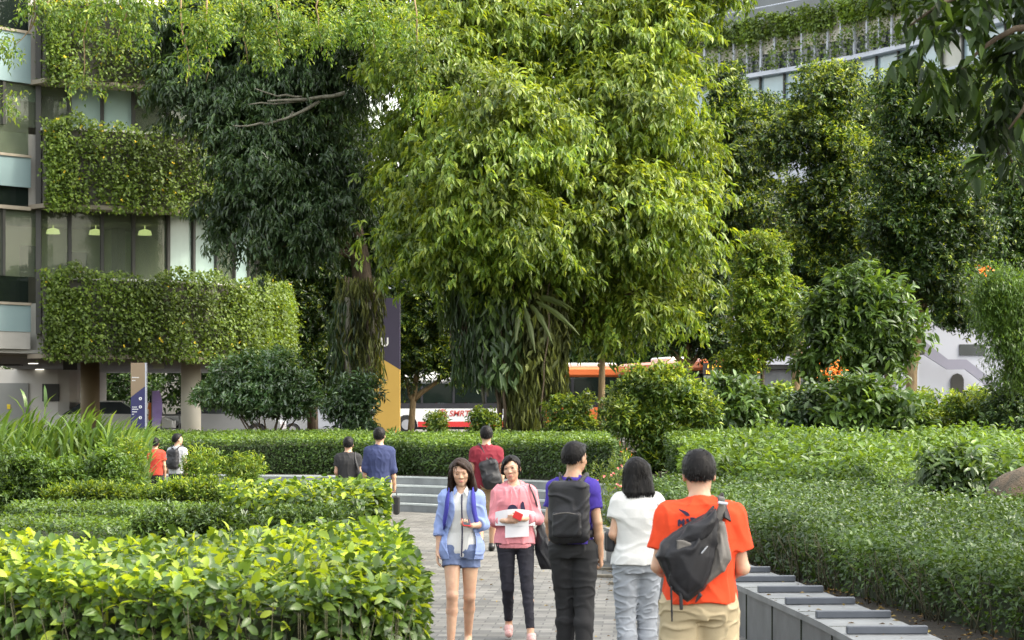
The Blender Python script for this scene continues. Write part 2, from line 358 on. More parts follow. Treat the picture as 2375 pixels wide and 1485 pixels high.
def shrub(name, label, blobs, base, n, k, twig, L, Wd, leaf, droop=.25, shape='kite', tips=None, group=None, cat='shrub', stems=7, tipfrac=.3, spread=.8, shell=.35, stem_r=.012, back=.5, bark='twig', upn=1.0):
    base = np.array(base, float); root = thing(name, label, cat, tuple(base), 0, group)
    C, O = crown_clusters(subblobs(blobs, 5, .5) + [(c, r * .5) for c, r in blobs] if n > 300 else blobs, n, shell, back); ok = C[:, 2] > base[2] + .02; C, O = C[ok], O[ok]
    P, D, N, Ls, Ws = leaf_clusters(C, O, k, twig, L, Wd, droop, spread, upn=upn); mi = None; mats = [M[leaf]]
    if tips: mats.append(M[tips]); up = np.repeat(O[:, 2] * .5 + .5, k); mi = (rng.random(len(P)) < tipfrac * (.2 + 1.6 * up)).astype(int)
    link('foliage', leaf_mesh('foliage', P - base, D, N, Ls, Ws, shape, mi), mats, root)
    m = MB()
    for i in range(stems):
        c, r = blobs[rng.integers(len(blobs))]; e = c + rdir(1)[0] * r * .5; b = base + np.array((rng.normal() * .12, rng.normal() * .12, 0))
        pts = [p - base for p in bez(b, e, .1, 5, .03)]; m.tube(pts, list(np.linspace(stem_r, stem_r * .3, len(pts))), 5)
    m.build('stem', M[bark], root, True)
    return root
# ---------------------------------------------------------------- ground, path, steps
ARC = [(-60, 58), (-30, 54.5), (-14, 52), (-7.7, 50.2), (-4.3, 49.2), (-2.06, 48.3), (.51, 45.2), (1.65, 43), (2.4, 41.5), (8, 44), (30, 50), (60, 55)]
def arc(x): return float(np.interp(x, [p[0] for p in ARC], [p[1] for p in ARC]))
def gz(x, y):
    a = arc(x) + 1.1
    return 0.0 if y < a else float(np.interp(y, [a, a + .02, 75, 90], [.69, .69, 1.0, 1.0])) if True else 0
m = MB(); xs = [-1500, -400, -120, -60, -30, -20, -14, -10, -7.7, -6, -4.3, -3, -2.06, -1, .51, 1.65, 2.4, 4, 8, 15, 30, 60, 120, 400, 1500]
vs = []; rows = 10
for x in xs:
    a = arc(max(-60, min(60, x))) + 1.1
    for y, z in ((-60, 0), (2, 0), (20, 0), (a - .05, 0), (a, .69), (62, .8), (75, 1.0), (90, 1.0), (400, 1.0), (2500, 1.0)): vs.append((x, y, z - .0))
fs = [(i * rows + j, (i + 1) * rows + j, (i + 1) * rows + j + 1, i * rows + j + 1) for i in range(len(xs) - 1) for j in range(rows - 1)]
m.add(vs, fs); g = m.build('ground', M['soil']); tag(g, kind='structure')

def paving_mat():
    m, nt, b = new_mat('granite_setts'); tc = nt.nodes.new('ShaderNodeTexCoord'); mp = nt.nodes.new('ShaderNodeMapping')
    nt.links.new(tc.outputs['Object'], mp.inputs[0]); mp.inputs['Rotation'].default_value = (0, 0, R(3))
    wv = noise(nt, .55, 2, .5, tc.outputs['Object'])
    br = nt.nodes.new('ShaderNodeTexBrick'); nt.links.new(mp.outputs[0], br.inputs['Vector'])
    br.inputs['Scale'].default_value = 1.0; br.inputs['Brick Width'].default_value = .22; br.inputs['Row Height'].default_value = .20; br.inputs['Mortar Size'].default_value = .008
    br.inputs['Mortar Smooth'].default_value = .3; br.inputs['Bias'].default_value = 0.0
    br.inputs['Color1'].default_value = (.09, .088, .082, 1); br.inputs['Color2'].default_value = (.205, .197, .18, 1); br.inputs['Mortar'].default_value = (.06, .058, .052, 1)
    n = noise(nt, 30, 6, .7, tc.outputs['Object']); r = ramp(nt, [(.3, (.78, .78, .78)), (.7, (1.12, 1.12, 1.12))]); nt.links.new(n.outputs[0], r.inputs[0])
    n3 = noise(nt, .8, 4, .6, tc.outputs['Object']); r3 = ramp(nt, [(.3, (.66, .64, .61)), (.7, (1.12, 1.12, 1.12))]); nt.links.new(n3.outputs[0], r3.inputs[0])
    c = mixc(nt, 1, br.outputs[0], r.outputs[0], 'MULTIPLY'); c = mixc(nt, 1, c, r3.outputs[0], 'MULTIPLY'); nt.links.new(c, b.inputs['Base Color'])
    b.inputs['Roughness'].default_value = .62; bump(nt, b, br.outputs['Fac'], -.4, .006); return m
M['pave'] = paving_mat()
LX = [(2, -.2), (12, -.35), (13, -.39), (18, -.85), (22, -1.05), (28, -1.40), (32, -1.45), (34, -2.5), (38, -4.3), (41, -6.5), (43, -10), (45, -18), (49, -26)]
BENCH = [(6, 2.38), (9, 2.34), (12, 2.30), (16, 2.25), (17.5, 2.20), (18.8, 2.12), (21.4, 1.95), (24.5, 1.74), (28, 1.48), (32, 1.22)]
RX = [(2, 2.6), (6, 2.45), (16, 2.3), (21.4, 2.0), (32, 1.35), (38, 1.5), (43, 2.2), (49, 2.6)]
ys = [2, 6, 9, 12, 13, 14.5, 16, 18, 20, 22, 25, 28, 30, 32, 33, 34, 36, 38, 39.5, 41, 42, 43, 44, 45, 49]; vs = []; nx = 30
for y in ys:
    l = np.interp(y, *zip(*LX)); r = np.interp(y, *zip(*RX))
    for i in range(nx): x = l + (r - l) * i / (nx - 1); vs.append((x, min(y, arc(x) + .02), .006 + .0))
vs2 = []
fs = [(j * nx + i, j * nx + i + 1, (j + 1) * nx + i + 1, (j + 1) * nx + i) for j in range(len(ys) - 1) for i in range(nx - 1)]
for j, y in enumerate(ys):      # last rows hug the foot of the steps
    if y >= 45:
        for i in range(nx): x = vs[j * nx + i][0]; vs[j * nx + i] = (x, (arc(x) + .03) if y == 49 else min(y, arc(x) - .3), .006)
MB().add(vs, fs).build('path', M['pave'])['kind'] = 'structure'

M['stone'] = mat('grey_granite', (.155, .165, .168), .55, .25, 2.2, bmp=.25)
M['stone_dk'] = mat('dark_granite', (.10, .105, .11), .5, .25, 3, bmp=.25)
M['stone_cap'] = mat('granite_top', (.155, .162, .166), .5, .28, 2.3, bmp=.25)
M['nosing'] = mat('pale_nosing', (.40, .43, .42), .5, .1, 5)
stp = thing('steps', None, None); stp['kind'] = 'structure'
sx = list(np.linspace(-16, 2.3, 90))
def arc_strip(o0, o1, z0, z1):
    m = MB(); vs = []; fs = []
    for x in sx: a = arc(x); vs += [(x, a + o0, z0), (x, a + o0, z1), (x, a + o1, z1), (x, a + o1, z0)]
    for i in range(len(sx) - 1):
        for k in range(4): fs.append((i * 4 + k, i * 4 + 4 + k, i * 4 + 4 + (k + 1) % 4, i * 4 + (k + 1) % 4))
    n = len(sx) - 1; fs += [(0, 1, 2, 3), (n * 4 + 3, n * 4 + 2, n * 4 + 1, n * 4)]
    m.add(vs, fs); return m
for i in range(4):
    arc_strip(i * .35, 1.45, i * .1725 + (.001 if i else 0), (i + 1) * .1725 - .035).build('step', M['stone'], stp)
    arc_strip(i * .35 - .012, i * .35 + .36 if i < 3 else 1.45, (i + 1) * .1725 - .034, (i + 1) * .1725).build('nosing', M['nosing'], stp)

# ---------------------------------------------------------------- stone bench wall on the right
def sweep(line, prof, name, mt, parent, n=70):
    """prof: closed list of (offset to the right, z)"""
    d0, d1 = line[0][0], line[-1][0]; vs = []; fs = []; k = len(prof); ds = np.linspace(d0, d1, n)
    for d in ds:
        x = np.interp(d, *zip(*line)); x2 = np.interp(d + .1, *zip(*line)); t = np.array((x2 - x, .1)); t /= np.linalg.norm(t); nr_ = np.array((t[1], -t[0]))
        for o, z in prof: vs.append((x + nr_[0] * o, d + nr_[1] * o, z))
    for i in range(n - 1):
        for j in range(k): fs.append((i * k + j, i * k + (j + 1) % k, (i + 1) * k + (j + 1) % k, (i + 1) * k + j))
    fs += [tuple(range(k)), tuple(range(n * k - 1, n * k - k - 1, -1))]
    return MB().add(vs, fs).build(name, mt, parent)
BL = [(d, float(np.interp(d, *zip(*BENCH)))) for d in np.linspace(6, 32, 40)]
bench = thing('stone_bench', 'long curving grey granite bench wall beside the path with raised dividers', 'bench')
sweep(BL, [(.03, 0), (.03, .40), (.56, .40), (.56, 0)], 'base', M['stone_dk'], bench)
sweep(BL, [(0, .402), (0, .45), (.59, .45), (.59, .402)], 'seat', M['stone_cap'], bench)
M['div'] = mat('divider_granite', (.085, .095, .115), .42, .15, 4)
def bench_pt(d):
    x = np.interp(d, *zip(*BENCH)); x2 = np.interp(d + .1, *zip(*BENCH)); t = np.array((x2 - x, .1)); t /= np.linalg.norm(t); return x, t
d = 13.78; proto = None
while d < 31.5:
    x, t = bench_pt(d); rz = atan2(-t[0], t[1])
    if proto is None: proto = MB().box((.30, 0, .028), (.55, .07, .055), bev=.006).build('divider', M['div'], bench); o = proto
    else: o = proto.copy(); col.objects.link(o); o.parent = bench
    o.location = (x, d, .451); o.rotation_euler = (0, 0, rz); d += 1.28
d = 13.1
while d < 31.5:      # open joints between the facing slabs
    x, t = bench_pt(d); o = MB().box((0, 0, .2), (.012, .012, .39)).build('joint', M['strip_dk'] if 'strip_dk' in M else M['core'], bench); o.location = (x + .027, d, 0); o.rotation_euler = (0, 0, atan2(-t[0], t[1]))
    o = MB().box((.3, 0, 0), (.585, .008, .003)).build('joint', M['core'], bench); o.location = (x, d, .4508); o.rotation_euler = (0, 0, atan2(-t[0], t[1])); d += 1.28
x, t = bench_pt(17.3); gr = MB(); rz = atan2(-t[0], t[1])
for i in range(9): gr.box((0, 0, .08 + i * .022), (.012, .11, .009))
gr.box((.008, 0, .17), (.012, .14, .24)); g = gr.build('vent_grille', M['div'], bench); g.location = (x + .018, 17.3, 0); g.rotation_euler = (0, 0, rz)
M['strip'] = mat('weathered_strip', (.17, .15, .115), .8, .3, 20)
for k, (dd, x0, x1) in enumerate(((31.5, 1.02, 1.20), (30.1, .95, 1.27), (28.7, .99, 1.33), (27.5, 1.10, 1.42), (26.2, 1.19, 1.53), (24.8, 1.34, 1.66), (23.5, 1.43, 1.76))):
    xm, hl = (x0 + x1) / 2, (x1 - x0) / 2; poly = [(hl * cos(a), .09 * sin(a)) for a in np.linspace(0, 2 * pi, 16, endpoint=False)]
    m = MB(); m.prism(poly, 0, .03, axis='z'); o = m.build('paving_fin', M['strip']); o.location = (xm, dd, .008)
    nm = ['farthest', 'second farthest', 'third farthest', 'fourth farthest', 'fifth farthest', 'second nearest', 'nearest'][k]
    tag(o, f'{nm} of the thin lens shaped stone strips set in paving beside the bench', 'paving strip', 'lens shaped strips along the bench foot')
# fallen leaves
n = 420; dd = rng.uniform(13, 32, n); on = rng.random(n) < .3; xx = np.array([np.interp(q, *zip(*BENCH)) for q in dd]); xx = np.where(on, xx + rng.random(n) * .55, xx - np.abs(rng.normal(size=n)) * .9 - .03)
P = np.stack([xx, dd, np.where(on, .456, .016)], 1); D = rdir(n); D[:, 2] *= .1; N = UP + rng.normal(size=(n, 3)) * .15
M['dry'] = leaf_mat('leaf_dry', (.12, .06, .02), (.22, .13, .04), (.35, .26, .06), .1, .7)
o = link('fallen_leaves', leaf_mesh('fallen_leaves', P, D, N, .045 * (.6 + rng.random(n)), .025), M['dry']); tag(o, 'small brown fallen leaves scattered on the bench and paving', 'leaves', kind='stuff')

# ---------------------------------------------------------------- road, kerb
M['asphalt'] = mat('asphalt', (.06, .06, .062), .85, .2, 1.5, bmp=.3)
MB().add([(-300, 84, 1.006), (300, 84, 1.006), (300, 135, 1.006), (-300, 135, 1.006)], [(0, 1, 2, 3)]).build('road', M['asphalt'])['kind'] = 'structure'
M['concrete'] = mat('concrete', (.36, .35, .32), .8, .12, 1.2, bmp=.3)
MB().box((0, 83.9, 1.05), (600, .2, .14)).build('kerb', M['concrete'])['kind'] = 'structure'
MB().box((0, 137.2, 1.05), (600, 4, .13)).build('pavement', M['concrete'])['kind'] = 'structure'
M['white'] = mat('white_paint', (.75, .76, .76), .5, .04, 2, bmp=0)
m = MB()
for i in range(-20, 20): m.box((i * 6, 109, 1.012), (3, .15, .002))
m.build('lane_marking', M['white'])['kind'] = 'structure'

# ---------------------------------------------------------------- left building with green bands
def glass_mat(name, tint, alpha, rough=.03, c=(.02, .03, .025)):
    m, nt, b = new_mat(name); b.inputs['Base Color'].default_value = (*c, 1); b.inputs['Roughness'].default_value = rough; b.inputs['Specular IOR Level'].default_value = .8
    t = nt.nodes.new('ShaderNodeBsdfTransparent'); t.inputs[0].default_value = (*tint, 1)
    mx = nt.nodes.new('ShaderNodeMixShader'); mx.inputs[0].default_value = alpha
    nt.links.new(b.outputs[0], mx.inputs[1]); nt.links.new(t.outputs[0], mx.inputs[2]); nt.links.new(mx.outputs[0], nt.nodes['Material Output'].inputs['Surface']); return m
M['glass'] = glass_mat('window_glass', (.85, .92, .82), .62, .06, (.16, .18, .14))  # pale base colour stands in for reflected sky
M['glass_dk'] = glass_mat('dark_glass', (.3, .34, .33), .5)
M['frost'] = mat('frosted_pane', (.30, .40, .37), .25, .12, .6, spec=.6, bmp=0)
M['spandrel'] = mat('teal_spandrel', (.24, .33, .34), .2, .06, .5, spec=.6, bmp=0)
M['frame_dk'] = mat('dark_frame', (.05, .05, .045), .5, .1, 3, bmp=0)
M['ledge'] = mat('tan_ledge', (.32, .28, .22), .6, .1, 2)
M['room'] = mat('room_wall', (.62, .64, .40), .8, .25, .6, bmp=0)
M['lampshade'] = mat('lamp_glow', (.9, .9, .5), .5, 0, 1, bmp=0, emit=(.95, 1, .45), estr=2.2)
M['panel'] = mat('planter_panel', (.10, .095, .08), .8, .3, 1.2)
M['cream'] = mat('cream_wall', (.72, .68, .60), .7, .05, .5)
def smooth_path(px_pts, step=.15):
    pts = np.array([(X_(a, b), b) for a, b in px_pts]); d = np.concatenate(([0], np.cumsum(np.linalg.norm(np.diff(pts, axis=0), axis=1))))
    u = np.arange(0, d[-1], step); p = np.stack([np.interp(u, d, pts[:, i]) for i in (0, 1)], 1)
    for _ in range(10): p[1:-1] = (p[:-2] + p[1:-1] * 2 + p[2:]) / 4
    t = np.gradient(p, axis=0); t /= np.linalg.norm(t, axis=1)[:, None]; nr_ = np.stack([t[:, 1], -t[:, 0]], 1)
    for _ in range(10): nr_[1:-1] = (nr_[:-2] + nr_[1:-1] * 2 + nr_[2:]) / 4
    nr_ /= np.linalg.norm(nr_, axis=1)[:, None]; return p, nr_
def ribbon(path, i0, i1, o0, o1, z0, z1, mb=None):
    p, nr_ = path; mb = mb or MB(); idx = list(range(i0, i1)); vs = []; fs = []
    if (i1 - i0) > 400: idx = idx[::6] + [idx[-1]]
    for i in idx:
        a = p[i] + nr_[i] * o0; b = p[i] + nr_[i] * o1; vs += [(*b, z0), (*b, z1), (*a, z1), (*a, z0)]
    for k in range(len(idx) - 1):
        for j in range(4): fs.append((k * 4 + j, k * 4 + 4 + j, k * 4 + 4 + (j + 1) % 4, k * 4 + (j + 1) % 4))
    n = len(idx) - 1; fs += [(0, 1, 2, 3), (n * 4 + 3, n * 4 + 2, n * 4 + 1, n * 4)]
    mb.add(vs, fs); return mb
def idx_px(path, px):
    p, _ = path; q = CX + F * p[:, 0] / p[:, 1]; k = int(np.argmax(q)) + 1; return int(np.argmin(np.abs(q[:k] - px)))
LB = smooth_path([(-140, 63.4), (0, 65), (85, 66), (240, 66.7), (385, 67.6), (448, 68.3), (500, 69.2), (540, 70.3), (572, 71.8), (592, 74), (598, 77), (590, 82), (570, 90)])
bld = thing('office_building', 'curved glass office block on the left wrapped in three green planted bands', 'building')
i85 = idx_px(LB, 85); iV = idx_px(LB, 58); iE = len(LB[0]) - 1
def vine_band(root, path, i0, i1, off, z0, z1, n, L, leaf='vine', thick=.16, flowers=0, clump=.5, name='climbing_vines', drop=.15, thin=0.0, end_left=True):
    p, nr_ = path; u = rng.random(n * 2) * (i1 - i0 - 1) + i0; w = rng.random(n * 2); z = z0 - drop + (z1 - z0 + drop + .18) * w
    s = u * .15
    dn = np.sin(s * 2.1 + 1.5 * np.sin(z * 1.7)) + np.sin(s * 5.3 + z * 2.2) * .8 + np.sin(s * 11 + 3 * np.sin(z)) * .5
    dn = dn + np.sin(s * 17 + 2 * np.sin(s * 3)) * 1.1 * (1 - w) + rng.normal(size=len(u)) * .1; z = z + (w > .8) * (.09 * np.sin(s * 1.9) + .07 * np.sin(s * 4.7 + 1) + .04 * np.sin(s * 11)) * 1.3
    bottom = np.clip((z - z0) / .6, -1, 1); keep = (dn * clump + rng.normal(size=len(u)) * .8 + bottom * .4 > -.75 + thin); u, z, dn = u[keep][:n], z[keep][:n], dn[keep][:n]
    i = u.astype(int); q = p[i] + (p[np.minimum(i + 1, len(p) - 1)] - p[i]) * (u - i)[:, None]; nn = nr_[i]
    wtop = np.clip((z1 - z) / .35, 0, 1); endr = np.clip((i1 - u) * .15 / .5, 0, 1)
    of = off + thick * .5 * (dn * .5) * clump + rng.normal(size=len(u)) * thick * .4 - (1 - wtop) * .12
    P = np.stack([q[:, 0] + nn[:, 0] * of, q[:, 1] + nn[:, 1] * of, z], 1)
    O = np.concatenate([nn, np.zeros((len(u), 1))], 1); D = rng.normal(size=(len(u), 3)) * .7 + O * .5 - UP * .45; N = O * .8 + UP * .9 + rng.normal(size=(len(u), 3)) * .5
    Ls = L * (.7 + .6 * rng.random(len(u)))
    link(name, leaf_mesh(name, P, D, N, Ls, Ls * .7), M[leaf], root)['kind'] = 'stuff'
    if flowers:
        k = rng.integers(0, len(P), flowers); Pf = P[k] + O[k] * .08
        D = rdir(flowers) * .6 + O[k]; link('yellow_flowers', leaf_mesh('yellow_flowers', np.repeat(Pf, 3, 0), rdir(flowers * 3), np.repeat(O[k], 3, 0), .06, .055, 'flat'), M['yellow'], root)['kind'] = 'stuff'
iB2 = iE
for (z0, z1, nl, fl, cl, th) in ((3.55, 5.72, 46000, 70, .5, .34), (7.62, 9.8, 38000, 150, .7, .36), (11.0, 13.3, 32000, 150, .75, .36)):
    ribbon(LB, iV + 2, iE - 20, .55, .72, z0 + .05, z1 - .1).build('planter_panel', M['panel'], bld)
    ribbon(LB, iV + 1, iE - 20, -.05, .80, z0 - .07, z0 + .045).build('ledge', M['ledge'], bld)
    ribbon(LB, i85, iE - 20, -.05, .60, z1 - .095, z1 - .03).build('sill', M['white'], bld)
    vine_band(bld, LB, iV, min(iE - 20, i85 + 130), .92, z0, z1, nl, .10, flowers=fl, clump=cl, thick=th)
# glazed storeys
def glazing(path, i_list, z0, z1, root, mats, frame, off=0.0, fw=.09, fr_name='window_frame'):
    for a, b, mt in zip(i_list[:-1], i_list[1:], mats):
        ribbon(path, a, b + 1, off - .02, off, z0, z1).build('window_pane', M[mt], root)
    for i in i_list:
        p, nr_ = path; q = p[i] + nr_[i] * (off + .03); MB().box((q[0], q[1], (z0 + z1) / 2), (fw, .12, z1 - z0), atan2(nr_[i][0], -nr_[i][1])).build('mullion', M[frame], root)
pxs = [-60, 8, 88, 165, 240, 312, 385, 448, 500, 540, 572]
il = [idx_px(LB, q) for q in pxs]; il += [il[-1] + 14, min(il[-1] + 28, iE - 2)]
gl = ['glass'] * 6 + ['frost', 'frost', 'glass', 'frost', 'glass', 'glass']
glazing(LB, il, 5.70, 7.55, bld, gl, 'frame_dk')
glazing(LB, il, 9.78, 10.93, bld, ['glass', 'glass', 'glass', 'frost', 'frost', 'glass', 'glass', 'glass', 'glass', 'glass', 'glass', 'glass'], 'frame_dk')
for z0, z1 in ((3.6, 5.0), (7.3, 9.6), (10.94, 13.4)):
    ribbon(LB, il[0] if z0 > 5 else i85, iE - 20, -3.0, -.06, z0, z1).build('floor_slab', M['concrete'], bld)
ribbon(LB, 0, iE - 20, -3.4, -3.02, 3.6, 13.4).build('wall', M['room'], bld)
ribbon(LB, i85, iE - 20, -.02, .0, 13.4, 17).build('upper_wall', M['cream'], bld)
# left bay without planting
for z0, z1, mt in ((8.12, 8.93, 'spandrel'), (4.2, 4.92, 'spandrel'), (10.95, 12.3, 'spandrel')):
    ribbon(LB, 0, i85 - 1, .02, .12, z0, z1).build('spandrel', M[mt], bld); ribbon(LB, 0, i85 - 1, .0, .16, z1, z1 + .07).build('ledge', M['ledge'], bld)
ribbon(LB, 0, i85 - 1, .0, .14, 7.5, 7.6).build('ledge', M['ledge'], bld)
for z0, z1 in ((4.99, 5.7), (7.6, 8.12), (9.0, 9.78), (12.37, 13.6)): ribbon(LB, 0, i85 - 1, -.02, 0, z0, z1).build('window_pane', M['glass_dk' if z0 != 9.0 else 'glass'], bld)
q = LB[0][i85] + LB[1][i85] * .06; MB().box((q[0], q[1], 8.6), (.14, .2, 8.9), .1).build('corner_post', M['frame_dk'], bld)
for px, py in ((123, 541), (222, 543), (336, 544)):
    d = 68.3; c = W_(px, py, d); m = MB(); m.tube([c + (0, 0, .14), c + (0, 0, .1), c - (0, 0, .02)], [.06, .17, .2], 16); m.tube([c + (0, 0, .14), c + (0, 0, .5)], .012, 5); m.build('pendant_lamp', M['lampshade'], bld, True)
M['blind'] = mat('teal_blind', (.34, .46, .42), .7, .05, 2, bmp=0)
for a, b, z in ((165, 228, 10.38), (246, 305, 10.25), (60, 84, 10.5)): ribbon(LB, idx_px(LB, a), idx_px(LB, b) + 1, -.16, -.13, z, 10.92).build('blind', M['blind'], bld)
for a, b, z in ((392, 440, 5.72), (455, 492, 5.72), (545, 568, 5.72)): ribbon(LB, idx_px(LB, a), idx_px(LB, b) + 1, -.16, -.13, z, 7.5).build('blind', M['blind'], bld)
for a, b, z0_, h_ in ((20, 60, 5.0, .55), (110, 140, 5.0, 1.1), (200, 250, 5.0, .95), (330, 350, 5.0, 1.7), (120, 160, 9.6, .7), (290, 330, 9.6, .9)): ribbon(LB, idx_px(LB, a), idx_px(LB, b) + 1, -2.4, -1.9, z0_ + .01, z0_ + h_ + .6).build('cabinet', M['panel'], bld)
# undercroft: soffit, white service wall, columns
poly = [(float(a), float(b)) for a, b in (LB[0][0:iE - 20:6] - LB[1][0:iE - 20:6] * .02)]; poly += [(poly[-1][0], 96), (poly[0][0] - 4, 96)]
sf = MB(); n = len(poly); sf.add([(x, y, 3.62 if True else 0) for x, y in poly] + [(x, y, 3.72) for x, y in poly], [tuple(range(n))[::-1], tuple(range(n, 2 * n))] + [(i, (i + 1) % n, n + (i + 1) % n, n + i) for i in range(n)])
M['soffit'] = mat('soffit', (.40, .39, .36), .7, .1, .8)
sf.build('soffit', M['soffit'], bld)
ribbon(LB, 0, i85 - 1, -1, .1, 3.73, 4.19).build('ledge_band', M['soffit'], bld)
M['service'] = mat('service_wall', (.58, .55, .5), .7, .05, .4)
wx0, wx1 = X_(-80, 88), X_(172, 88); m = MB(); pts = [(wx0, 88), (wx1 - .6, 88), (wx1 - .2, 88.15), (wx1, 88.6), (wx1, 95), (wx0, 95)]; m.prism([(a, b) for a, b in pts], 1.0, 3.61, axis='z'); m.build('service_wall', M['service'], bld)
M['door'] = mat('grey_door', (.24, .24, .22), .5, .05, 1); dr = MB().box((X_(20, 87.95), 87.96, 2.06), (1.45, .06, 2.1)).build('door', M['door'], bld)
MB().box((X_(20, 87.9), 87.92, 2.25), (.12, .02, .17)).build('notice', M['yellow'], dr)
v = MB(); lx, lz = X_(117, 87.9), Z_(911, 87.9)
for i in range(9): v.box((lx, 87.93, lz - .27 + i * .068), (.58, .05, .03))
v.box((lx, 87.975, lz), (.62, .03, .64)); v.build('louvre', M['frame_dk'], bld)
hb = MB().box((X_(15, 80), 80, Z_(834, 80)), (1.0, .5, .42)); hb.build('ceiling_duct', M['frame_dk'], bld)
fs_ = MB(); cx_, cz_ = X_(163, 72), Z_(842, 72); fs_.box((cx_, 72, cz_), (.42, .05, .42)); fs_.build('hanging_sign', M['frame_dk'], bld)
M['col_tan'] = mat('column_render', (.62, .59, .51), .7, .06, .6); M['col_br'] = mat('column_brown', (.26, .2, .12), .6, .1, .6)
MB().cyl((X_(443, 70), 70), .29, .9, 3.6, 28).build('column', M['col_tan'], bld, True)
MB().cyl((X_(209, 76), 76), .30, 1.0, 3.6, 28).build('column', M['col_br'], bld, True)
lt = MB()
for px, d in ((77, 78), (92, 88)): lt.cyl((X_(px, d), d), .16, 3.598, 3.615, 14)
M['dl'] = mat('downlight_glow', (1, 1, .9), .5, 0, 1, bmp=0, emit=(1, .97, .85), estr=3); lt.build('downlight', M['dl'], bld)

# ---------------------------------------------------------------- right building far behind
RB = smooth_path([(1480, 155), (1560, 152.5), (1700, 149), (1850, 144.5), (2000, 139.5), (2150, 134), (2300, 128), (2450, 122)], .15)
M['glass_bl'] = mat('blue_grey_glass', (.30, .40, .44), .12, .15, .35, spec=.7, bmp=0); M['glass_bk'] = mat('dark_window', (.05, .06, .065), .12, .3, .5, spec=.7, bmp=0)
M['white_m'] = mat('white_metal', (.50, .53, .60), .5, .04, 1, bmp=0); M['paleblue'] = mat('pale_panel', (.47, .49, .55), .6, .05, .3, bmp=0)
M['warm_p'] = mat('warm_pane', (.36, .36, .31), .3, .2, .5, bmp=0)
rb = thing('curved_building', 'distant curved building on the right with blue glass and vines on its balcony', 'building'); n = len(RB[0])
ribbon(RB, 0, n, -12, -.3, 1.0, 26.2).build('wall', M['paleblue'], rb)
ribbon(RB, 0, n, -.28, .35, 22.55, 22.8).build('ledge', M['white_m'], rb); ribbon(RB, 0, n, -.28, .2, 20.75, 20.9).build('ledge', M['white_m'], rb)
ribbon(RB, 0, n, -.28, .3, 15.4, 18.3).build('parapet', M['paleblue'], rb)
ribbon(RB, 0, n, -.28, .1, 18.31, 18.5).build('ledge', M['white_m'], rb)
ribbon(RB, 0, n, -.28, -.1, 23.9, 25.9).build('spandrel', M['cream'], rb); ribbon(RB, 0, n, -.28, -.15, 22.81, 23.88).build('dark_window', M['glass_bk'], rb)
ribbon(RB, 0, n, -9, -3, 26.2, 34).build('upper_wall', M['glass_bk'], rb)
st = 8
for i, a in enumerate(range(0, n - 14, 14)):
    ribbon(RB, a, a + 15, -.28, -.2, 20.91, 22.54).build('window_pane', M['warm_p' if i % 5 == 3 else 'glass_bl'], rb)
m1 = None
for a in range(0, n, 8):
    q = RB[0][a] + RB[1][a] * .12; o = MB().box((0, 0, 0), (.14, .12, 3.3)).build('mullion', M['white_m'], rb) if m1 is None else m1.copy()
    if m1 is None: m1 = o
    else: col.objects.link(o); o.parent = rb
    o.location = (q[0], q[1], 24.45); o.rotation_euler = (0, 0, atan2(RB[1][a][0], -RB[1][a][1]))
m2 = None
for a in range(0, n, 14):
    q = RB[0][a] + RB[1][a] * -.1; o = MB().box((0, 0, 0), (.12, .12, 1.64)).build('mullion', M['frame_dk'], rb) if m2 is None else m2.copy()
    if m2 is None: m2 = o
    else: col.objects.link(o); o.parent = rb
    o.location = (q[0], q[1], 21.72); o.rotation_euler = (0, 0, atan2(RB[1][a][0], -RB[1][a][1]))
vine_band(rb, RB, 0, n, .2, 24.9, 26.1, 16000, .22, thick=.35, clump=.9, leaf='vine'); vine_band(rb, RB, 0, n, .2, 23.0, 25.2, 6000, .2, thick=.3, clump=1.2, thin=.6)
vine_band(rb, RB, 0, n, .35, 18.4, 20.6, 14000, .24, thick=.35, clump=.9)
rl = MB(); pp = [(*(RB[0][i] + RB[1][i] * -.5), 26.9) for i in range(0, n, 20)]; rl.tube(pp, .04, 6); rl.build('railing', M['white_m'], rb)

for a in range(0, n, 22):
    ribbon(RB, a, a + 2, -.27, .31, 15.4, 18.3).build('panel_joint', M['stone'], rb)
for z0_ in (12.3, 9.0, 5.6):
    for a in range(0, n - 14, 14): ribbon(RB, a, a + 13, -.3, -.18, z0_, z0_ + 2.1).build('window_pane', M['glass_bl'], rb)
# pale tower seen between the trees + low white building with outside stair
o = thing('pale_tower', 'pale grey slab building glimpsed through the trees behind the buses', 'building', (X_(1250, 175), 175, 1))
m = MB().box((0, 0, 9), (44, 8, 18)); m.build('wall', M['paleblue'], o)
m = MB()
for i in range(-10, 11):
    for k in range(5): m.box((i * 2, -4.01, 2.4 + k * 3.2), (1.5, .05, 1.6))
m.build('window', M['glass_bk'], o)
d = 100; sb = thing('white_building', 'low white building with an outside stair parapet on the far right', 'building', (X_(2200, d), d, 1.0)); s = F / d
def lx_(px): return (px - 2200) / s
def lz_(py): return (964 - py) / s + .93
m = MB(); m.box((lx_(2270), 3, (lz_(640)) / 2), ((2520 - 2020) / s, 6, lz_(640))); m.build('wall', M['service'] if False else M['paleblue'], sb)
m = MB(); th = 30; pr = [(2095, 760), (2125, 785), (2190, 835), (2232, 835), (2300, 888), (2345, 925), (2345, 955), (2290, 905), (2230, 858), (2188, 858), (2120, 815), (2095, 795)]
m.prism([(lx_(a), lz_(b)) for a, b in pr], -.9, -.7); m.build('stair_parapet', mat('lavender_shaded_parapet', (.27, .27, .34), .6, .05, 1, bmp=0), sb)  # shade put into the colour to set the parapet off the wall
MB().box((lx_(2255), -.02, lz_(812)), (60 / s, .04, 26 / s)).build('window', M['glass_bk'], sb)
